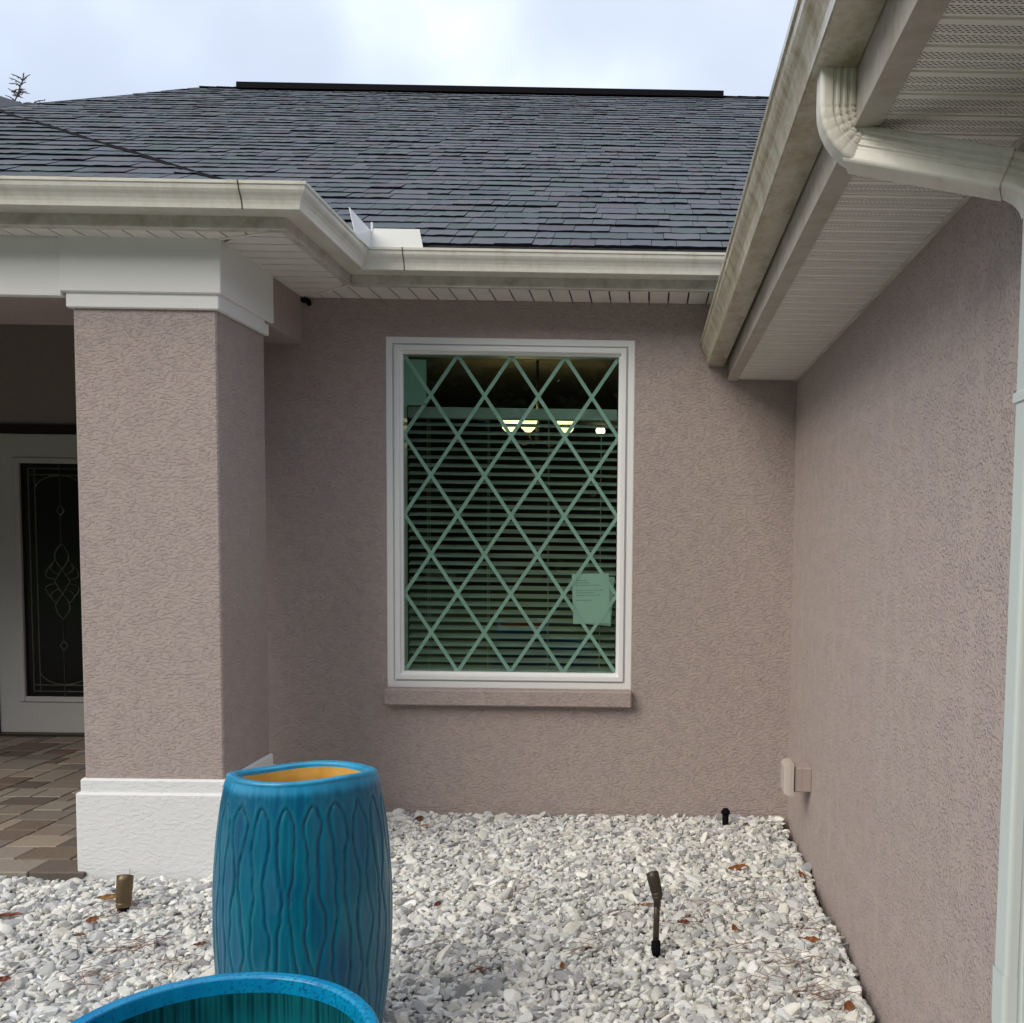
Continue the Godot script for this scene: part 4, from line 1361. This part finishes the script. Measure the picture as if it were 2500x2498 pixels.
# ---------------------------------------------------------------- light fittings, sprinkler, outlet, leaves, needles
func build_small_things() -> void:
	# path light on a stem
	var pl := thing("spot_light", "bronze landscape spotlight on a thin stem in the gravel, tilted left", "spotlight", Vector3(0.043, 0.0, 1.63))
	var a := new_st(true)
	lathe(a, [Vector2(0.0, -0.03), Vector2(0.017, -0.03), Vector2(0.017, 0.046), Vector2(0.012, 0.048), Vector2(0.0, 0.048)], 18)
	obj("stake", a, M.black, pl)
	var b := new_st(true)
	tube(b, [Vector3(0, 0.045, 0), Vector3(0.002, 0.185, 0)], 0.0115, 14)
	obj("stem", b, M.bronze_dark, pl)
	var c := new_st(true)
	lathe(c, [Vector2(0.0, 0.178), Vector2(0.0135, 0.178), Vector2(0.0135, 0.199), Vector2(0.016, 0.201), Vector2(0.018, 0.214), Vector2(0.012, 0.219), Vector2(0.0, 0.219)], 18, Transform3D(Basis(), Vector3(0.003, 0, 0)))
	obj("knuckle", c, M.bronze_dark, pl)
	_spot_head(pl, Transform3D(Basis.from_euler(Vector3(-0.30, 0.0, 0.24)), Vector3(0.006, 0.203, 0.0)), 0.0225, 0.100, M.bronze_dark)
	var sb := thing("spot_light", "short fat bronze landscape spotlight sunk low in the gravel before the pillar", "spotlight", Vector3(-2.056, 0.0, 1.297))
	var d := new_st(true)
	lathe(d, [Vector2(0.0, -0.03), Vector2(0.022, -0.03), Vector2(0.022, 0.016), Vector2(0.0, 0.016)], 18)
	obj("stake", d, M.black, sb)
	_spot_head(sb, Transform3D(Basis.from_euler(Vector3(-0.20, 0.3, -0.04)), Vector3(0.0, 0.012, 0.0)), 0.030, 0.135, M.bronze)
	# sprinkler
	var sp := thing("sprinkler_head", "black pop-up sprinkler head standing in the gravel by the wall", "sprinkler", Vector3(0.414, 0.022, 0.16))
	var e := new_st(true)
	lathe(e, [Vector2(0.0, -0.03), Vector2(0.017, -0.03), Vector2(0.017, 0.052), Vector2(0.013, 0.056), Vector2(0.0, 0.056)], 20)
	obj("body", e, M.black, sp)
	var f := new_st(true)
	lathe(f, [Vector2(0.012, 0.054), Vector2(0.021, 0.057), Vector2(0.0215, 0.072), Vector2(0.015, 0.075), Vector2(0.015, 0.081), Vector2(0.011, 0.084), Vector2(0.0, 0.084)], 20)
	for k in 8:
		var q := Vector3(cos(k * TAU / 8), 0, sin(k * TAU / 8)) * 0.021
		tube(f, [q + Vector3(0, 0.057, 0), q + Vector3(0, 0.072, 0)], 0.0025, 5)
	obj("cap", f, M.black, sp)
	# covered outlet on the right wall
	var ob := thing("outlet_box", "taupe painted outlet box with a flip cover low on the right wall", "outlet", Vector3(WX, 0.345, 0.66))
	var g := new_st()
	box(g, Vector3(-0.078, 0.002, -0.055), Vector3(0.002, 0.116, 0.058), 0.005)
	obj("box", g, M.stucco_smooth, ob)
	var rb := new_st()
	box(rb, Vector3(-0.048, 0.0, -0.058), Vector3(-0.045, 0.1175, 0.0595), 0.001)
	obj("seam", rb, M.stucco_smooth, ob)
	var gk := new_st()
	box(gk, Vector3(-0.0825, 0.004, -0.054), Vector3(-0.0775, 0.114, 0.0565))
	obj("lid_gap_dark", gk, M.black, ob)  # black slab paints the darkness of the gap between box and lid
	var h := new_st()
	var pr := [Vector2(-0.082, 1.0), Vector2(-0.100, 1.0), Vector2(-0.118, 0.93), Vector2(-0.126, 0.80)]
	for i in 3:
		var p0: Vector2 = pr[i]; var p1: Vector2 = pr[i + 1]
		var y0a := 0.059 - 0.072 * p0.y; var y0b := 0.059 + 0.072 * p0.y
		var y1a := 0.059 - 0.072 * p1.y; var y1b := 0.059 + 0.072 * p1.y
		var z0 := 0.066 * p0.y; var z1 := 0.066 * p1.y
		hexa(h, [Vector3(p1.x, y1a, z1), Vector3(p0.x, y0a, z0), Vector3(p0.x, y0a, -z0), Vector3(p1.x, y1a, -z1), Vector3(p1.x, y1b, z1), Vector3(p0.x, y0b, z0), Vector3(p0.x, y0b, -z0), Vector3(p1.x, y1b, -z1)])
	obj("lid", h, mat(lin(0.50, 0.45, 0.41), 0.6), ob)
	# dark nest at the soffit corner
	var ns := new_st(true)
	for k in 7:
		var o := Vector3(rng.randfn(0, 0.008), rng.randfn(0, 0.008), rng.randfn(0, 0.004))
		lathe(ns, [Vector2(0.0, -0.013), Vector2(0.010, -0.008), Vector2(0.013, 0.0), Vector2(0.010, 0.008), Vector2(0.0, 0.013)], 9, Transform3D(Basis.from_euler(Vector3(rng.randf() * 3, rng.randf() * 3, 0)), o))
	tube(ns, [Vector3(0.004, -0.008, 0), Vector3(0.012, -0.026, 0.002)], 0.0025, 5)
	var nest := obj("mud_nest", ns, M.black)
	nest.position = Vector3(-1.778, 2.690, 0.016)
	tag(nest, "small black insect nest under the soffit corner right of the pillar", "nest")

	# dead leaves: x, z, length, width, turn, tilt, curl, tone, label
	var leaves := [
		[-1.179, 0.134, 0.060, 0.030, 0.9, 0.7, 1.3, 1, "dark brown curled leaf by the wall just right of the tall planter"],
		[-1.121, 0.248, 0.055, 0.022, 0.2, 0.1, 0.6, 2, "flat tan leaf just in front of the dark leaf by the wall"],
		[0.419, 0.816, 0.105, 0.036, 0.35, 0.45, 0.9, 0, "large orange-brown boat-shaped leaf right of the stemmed spotlight"],
		[0.690, 0.887, 0.052, 0.040, 1.2, 0.6, 0.4, 0, "square-looking brown leaf against the foot of the right wall"],
		[0.610, 1.563, 0.075, 0.030, 0.1, 0.4, 0.9, 0, "curled orange leaf among needles near the right wall"],
		[-0.282, 1.785, 0.045, 0.022, 1.4, 0.8, 0.8, 0, "upright orange leaf alone in mid gravel, front centre"],
		[-0.556, 1.829, 0.050, 0.024, 0.5, 0.4, 0.9, 1, "brown folded leaf right of the tall planter's lower half"],
		[-0.827, 1.262, 0.042, 0.024, 1.0, 0.6, 1.0, 3, "small dark red leaf close beside the tall planter's right side"],
		[0.150, 1.409, 0.050, 0.020, 0.3, 0.3, 0.8, 3, "reddish leaf right beside the stem of the thin spotlight"],
		[-2.150, 1.230, 0.085, 0.036, 0.3, 0.5, 1.5, 4, "curled amber leaf leaning against the short fat spotlight"],
		[-2.430, 1.404, 0.110, 0.024, 0.1, 0.15, 0.7, 3, "long narrow red-brown leaf at the left edge of the gravel"],
		[-2.089, 1.445, 0.048, 0.030, 0.8, 0.6, 1.2, 0, "small cupped orange-red leaf below the short fat spotlight"],
		[-2.060, 1.576, 0.045, 0.018, 0.2, 0.3, 0.8, 1, "thin brown leaf below the cupped orange-red leaf"],
		[-1.586, 1.645, 0.048, 0.020, 0.4, 0.5, 1.2, 1, "brown twisted leaf left of the tall planter at the end of a needle"],
		[-2.098, 1.925, 0.050, 0.026, 0.6, 0.5, 1.0, 3, "dark red leaf at the left edge near the bowl planter"],
		[0.650, 0.194, 0.040, 0.018, 1.2, 0.7, 0.8, 5, "small olive leaf in the back corner of the gravel"],
		[0.650, 2.050, 0.060, 0.032, 0.9, 0.5, 0.7, 0, "brown leaf at the foot of the right wall, nearest the viewer"],
		[0.340, 1.462, 0.045, 0.030, 1.2, 0.7, 0.9, 0, "upright orange-brown leaf left of the needles near the right wall"],
		[0.520, 0.170, 0.038, 0.018, 0.6, 0.4, 0.8, 3, "small rust leaf right of the black sprinkler head"],
		[0.005, 1.240, 0.060, 0.016, 0.1, 0.2, 0.6, 4, "narrow orange leaf left of the thin spotlight's stem"],
	]
	var tones := [[.24, .085, .025], [.12, .045, .02], [.33, .19, .10], [.14, .030, .016], [.26, .13, .03], [.16, .14, .04]]
	var lm := []
	for t in tones:
		var m := mat(lin(t[0], t[1], t[2]), 0.45)
		m.backlight_enabled = true
		m.backlight = lin(t[0] * 0.6, t[1] * 0.6, t[2] * 0.6)
		lm.append(m)
	for l in leaves:
		var o := put("dead_leaf", leaf_mesh(l[2], l[3], l[6]), lm[l[7]])
		o.position = Vector3(l[0], 0.026, l[1])
		o.basis = Basis(Vector3.UP, l[4]) * Basis(Vector3.RIGHT, l[5])
		tag(o, l[8], "leaf", "dead leaves on the gravel")

	# pine needles, in the clumps where the wind left them
	var nd := new_st(true)
	var clumps := [[-1.793, 1.898, 26], [-1.59, 1.82, 16], [-1.78, 1.66, 26], [0.32, 1.61, 10], [0.524, 1.777, 26], [0.632, 1.47, 18], [0.15, 1.457, 14], [0.488, 1.164, 16], [0.592, 1.998, 24], [-0.6, 1.84, 8], [0.377, 1.93, 14], [-0.22, 1.62, 8], [-0.526, 1.074, 9], [-0.714, 1.63, 9], [0.284, 1.28, 12], [-2.0, 1.36, 8], [0.60, 0.9, 8], [-2.25, 1.9, 10], [-1.4, 1.5, 8]]
	for i in 30: clumps.append([rng.randf_range(-2.3, 0.68), rng.randf_range(0.3, 2.3), 2])
	for cl in clumps:
		for k in int(cl[2] * 0.7 + 0.5):
			var at := Vector3(cl[0] + rng.randfn(0, 0.055), 0.022 + rng.randf() * 0.018, cl[1] + rng.randfn(0, 0.05))
			var ang := rng.randf() * TAU if rng.randf() < 0.5 else rng.randfn(0.15, 0.35)
			var ln := rng.randf_range(0.06, 0.15)
			var dir := Vector3(cos(ang), rng.randf_range(-0.03, 0.12), -sin(ang))
			if at.x + absf(dir.x) * ln * 0.5 > WX - 0.015: continue
			var bend := Vector3(-dir.z, 0.0, dir.x) * rng.randfn(0, 0.015) + Vector3(0, 0.012, 0)
			tube(nd, [at - dir * ln * 0.5, at + bend, at + dir * ln * 0.5 + Vector3(0, -0.004, 0)], [0.0011, 0.0011, 0.0005], 4, false)
	tag(obj("pine_needles", nd, M.needle), "fallen red-brown pine needles strewn over the white gravel", "pine needles", "", "stuff")

func _spot_head(parent: Node, xf: Transform3D, r: float, len_: float, m: Material) -> void:
	# bullet body with a glare hood cut on the slant, a recessed lens and turned rings at the foot
	var hd := Node3D.new()
	hd.name = "head"
	hd.transform = xf
	parent.add_child(hd, true)
	var st := new_st(true)
	var seg := 28
	var prof := [Vector2(0.0, 0.0), Vector2(r * 0.62, 0.0), Vector2(r * 0.85, 0.008), Vector2(r * 0.93, 0.02), Vector2(r * 0.88, 0.022), Vector2(r * 0.88, 0.025), Vector2(r * 0.95, 0.027), Vector2(r * 0.95, len_ * 0.50), Vector2(r, len_ * 0.52), Vector2(r, len_ * 0.80)]
	lathe(st, prof, seg)
	for k in seg:
		var a0 := TAU * k / seg; var a1 := TAU * (k + 1) / seg
		var h := func(a: float) -> float: return len_ * (0.92 - 0.08 * sin(a))
		for inner in [false, true]:
			var q: float = r * 0.90 if inner else r
			var p := [Vector3(q * cos(a0), len_ * 0.80, -q * sin(a0)), Vector3(q * cos(a1), len_ * 0.80, -q * sin(a1)), Vector3(q * cos(a1), h.call(a1), -q * sin(a1)), Vector3(q * cos(a0), h.call(a0), -q * sin(a0))]
			if inner: quad(st, p[3], p[2], p[1], p[0])
			else: quad(st, p[0], p[1], p[2], p[3])
		var o0 := Vector3(r * cos(a0), h.call(a0), -r * sin(a0)); var o1 := Vector3(r * cos(a1), h.call(a1), -r * sin(a1))
		var i0 := Vector3(r * 0.9 * cos(a0), h.call(a0), -r * 0.9 * sin(a0)); var i1 := Vector3(r * 0.9 * cos(a1), h.call(a1), -r * 0.9 * sin(a1))
		quad(st, o0, o1, i1, i0)
	obj("hood", st, m, hd)
	var ls := new_st(true)
	lathe(ls, [Vector2(r * 0.91, len_ * 0.80), Vector2(r * 0.5, len_ * 0.82), Vector2(0.0, len_ * 0.825)], seg)
	obj("lens", ls, mat(lin(0.10, 0.10, 0.10), 0.1), hd)

func leaf_mesh(l: float, w: float, curl: float) -> ArrayMesh:
	var st := new_st(true)
	var nu := 10; var nv := 6
	var P := func(u: float, v: float) -> Vector3:   # u along -1..1, v across -1..1
		var half := w * 0.5 * pow(maxf(1.0 - u * u, 0.0), 0.62) * (1.0 + 0.15 * u)
		var ang := v * curl
		var rr := half / maxf(curl, 0.05)
		return Vector3(u * l * 0.5, rr * (1.0 - cos(ang)) + 0.10 * l * u * u * curl * 0.5 + 0.002 * sin(u * 9.0 + v * 3.0), rr * sin(ang))
	for i in nu:
		for j in nv:
			var u0 := lerpf(-1, 1, float(i) / nu); var u1 := lerpf(-1, 1, (i + 1.0) / nu)
			var v0 := lerpf(-1, 1, float(j) / nv); var v1 := lerpf(-1, 1, (j + 1.0) / nv)
			quad(st, P.call(u0, v1), P.call(u1, v1), P.call(u1, v0), P.call(u0, v0))
	tube(st, [P.call(-1.0, 0.0), P.call(-1.0, 0.0) + Vector3(-l * 0.12, 0.002, 0)], 0.0009, 4)
	st.generate_normals()
	return st.commit()

# ---------------------------------------------------------------- trees
func build_trees() -> void:
	# sparse tree far behind the roof; only its topmost twigs rise above the eaves
	var at := Vector3(-12.62, 0.13, -13.0)
	var tr := thing("tree", "thin tree with sparse twigs just showing above the roof at far left", "tree", at)
	var tk := new_st(true)
	tube(tk, [Vector3(0, -0.5, 0), Vector3(0.1, 3.0, 0), Vector3(0.0, 6.0, 0.1), Vector3(0.1, 8.2, 0)], [0.17, 0.13, 0.09, 0.04], 8)
	obj("trunk", tk, M.wood_dark, tr)
	var tw := new_st(true)
	var lf := new_st()
	var r := RandomNumberGenerator.new()
	r.seed = 77
	for b in [[Vector3(0.1, 7.2, 0), Vector3(0.18, 9.78, 0.0)], [Vector3(0.1, 7.4, 0), Vector3(0.98, 9.62, 0.1)], [Vector3(0.1, 7.0, 0), Vector3(1.25, 9.15, 0.2)], [Vector3(0.0, 7.0, 0), Vector3(-0.5, 9.7, 0.2)], [Vector3(0.1, 7.2, 0), Vector3(0.62, 9.12, -0.1)], [Vector3(0.0, 6.4, 0), Vector3(-1.1, 9.2, 0.3)]]:
		var pts := []
		for i in 8:
			var f := i / 7.0
			pts.append((b[0] as Vector3).lerp(b[1], f) + Vector3(sin(f * 5.0 + b[1].x * 3.0) * 0.05, 0, 0))
		tube(tw, pts, [0.03, 0.027, 0.024, 0.02, 0.017, 0.014, 0.011, 0.006], 5)
		for k in 60:
			var f := r.randf_range(0.35, 1.0)
			var p: Vector3 = (pts[int(f * 6.99)] as Vector3).lerp(pts[int(f * 6.99) + 1], fposmod(f * 6.99, 1.0)) if f < 0.999 else pts[7]
			var d := Vector3(r.randfn(0, 1.0), r.randf_range(0.0, 0.9), r.randfn(0, 0.8)).normalized()
			var q := p + d * r.randf_range(0.06, 0.22)
			tube(tw, [p, (p + q) * 0.5 + Vector3(0, 0.015, 0), q], [0.011, 0.009, 0.006], 4, false)
			for n in r.randi_range(2, 6):
				var c := p.lerp(q, r.randf_range(0.4, 1.05))
				var e := Vector3(r.randfn(), r.randfn(), r.randfn()).normalized() * 0.035
				var g := Vector3(r.randfn(), r.randfn(), r.randfn()).normalized() * 0.016
				tri(lf, c - g, c + g, c + e)
	obj("branches", tw, M.wood_dark, tr)
	obj("foliage", lf, mat(lin(0.10, 0.12, 0.055), 0.8), tr)

	# woodland across the road behind the viewer: what the window mirrors
	var wood := Node3D.new()
	wood.name = "woodland"
	add_child(wood)
	tag(wood, "dark wood across the street, mirrored faintly in the window glass", "woodland", "", "stuff")
	var trunks := new_st(true)
	var mm := MultiMesh.new()
	mm.transform_format = MultiMesh.TRANSFORM_3D
	mm.use_colors = true
	var cl := new_st()
	var cr := RandomNumberGenerator.new()
	cr.seed = 5
	for i in 26:
		var c := Vector3(cr.randfn(), cr.randfn(), cr.randfn()) * 0.30
		var e := Vector3(cr.randfn(), cr.randfn(), cr.randfn()).normalized() * 0.17
		var g := e.cross(Vector3(cr.randfn(), cr.randfn(), cr.randfn())).normalized() * 0.07
		tri(cl, c - g, c + g, c + e)
		tri(cl, c - g, c - e, c + g)
	cl.generate_normals()
	mm.mesh = cl.commit()
	var xs := []
	for i in 34:
		var base := Vector3(-26.0 + i * 1.55 + cr.randfn(0, 0.5), 0, 24.0 + cr.randf_range(-3, 5))
		var hgt := cr.randf_range(8.0, 13.0)
		tube(trunks, [base, base + Vector3(cr.randfn(0, 0.2), hgt * 0.5, 0), base + Vector3(cr.randfn(0, 0.3), hgt * 0.9, 0)], [0.22, 0.16, 0.05], 7)
		for k in 300:
			var u := cr.randf()
			var y := hgt * lerpf(0.08, 1.0, u)
			var rad := 2.3 * sin(PI * clampf(0.12 + 0.85 * u, 0.0, 1.0))
			var p := base + Vector3(cr.randfn(0, 0.55) * rad, y, cr.randfn(0, 0.55) * rad)
			var t := cr.randf_range(0.6, 1.3)
			xs.append([Transform3D(Basis.from_euler(Vector3(cr.randf() * TAU, cr.randf() * TAU, 0)).scaled(Vector3.ONE * cr.randf_range(0.9, 1.8)), p), Color(0.045 * t, 0.065 * t, 0.028 * t)])
	mm.instance_count = xs.size()
	for i in xs.size():
		mm.set_instance_transform(i, xs[i][0])
		mm.set_instance_color(i, xs[i][1])
	var tm := obj("trunks", trunks, M.wood_dark, wood)
	tm.set_meta("kind", "stuff")
	var mi := MultiMeshInstance3D.new()
	mi.name = "foliage"
	mi.multimesh = mm
	var fm := mat(Color.WHITE, 0.8)
	fm.vertex_color_use_as_albedo = true
	mi.material_override = fm
	wood.add_child(mi)
	mi.set_meta("kind", "stuff")
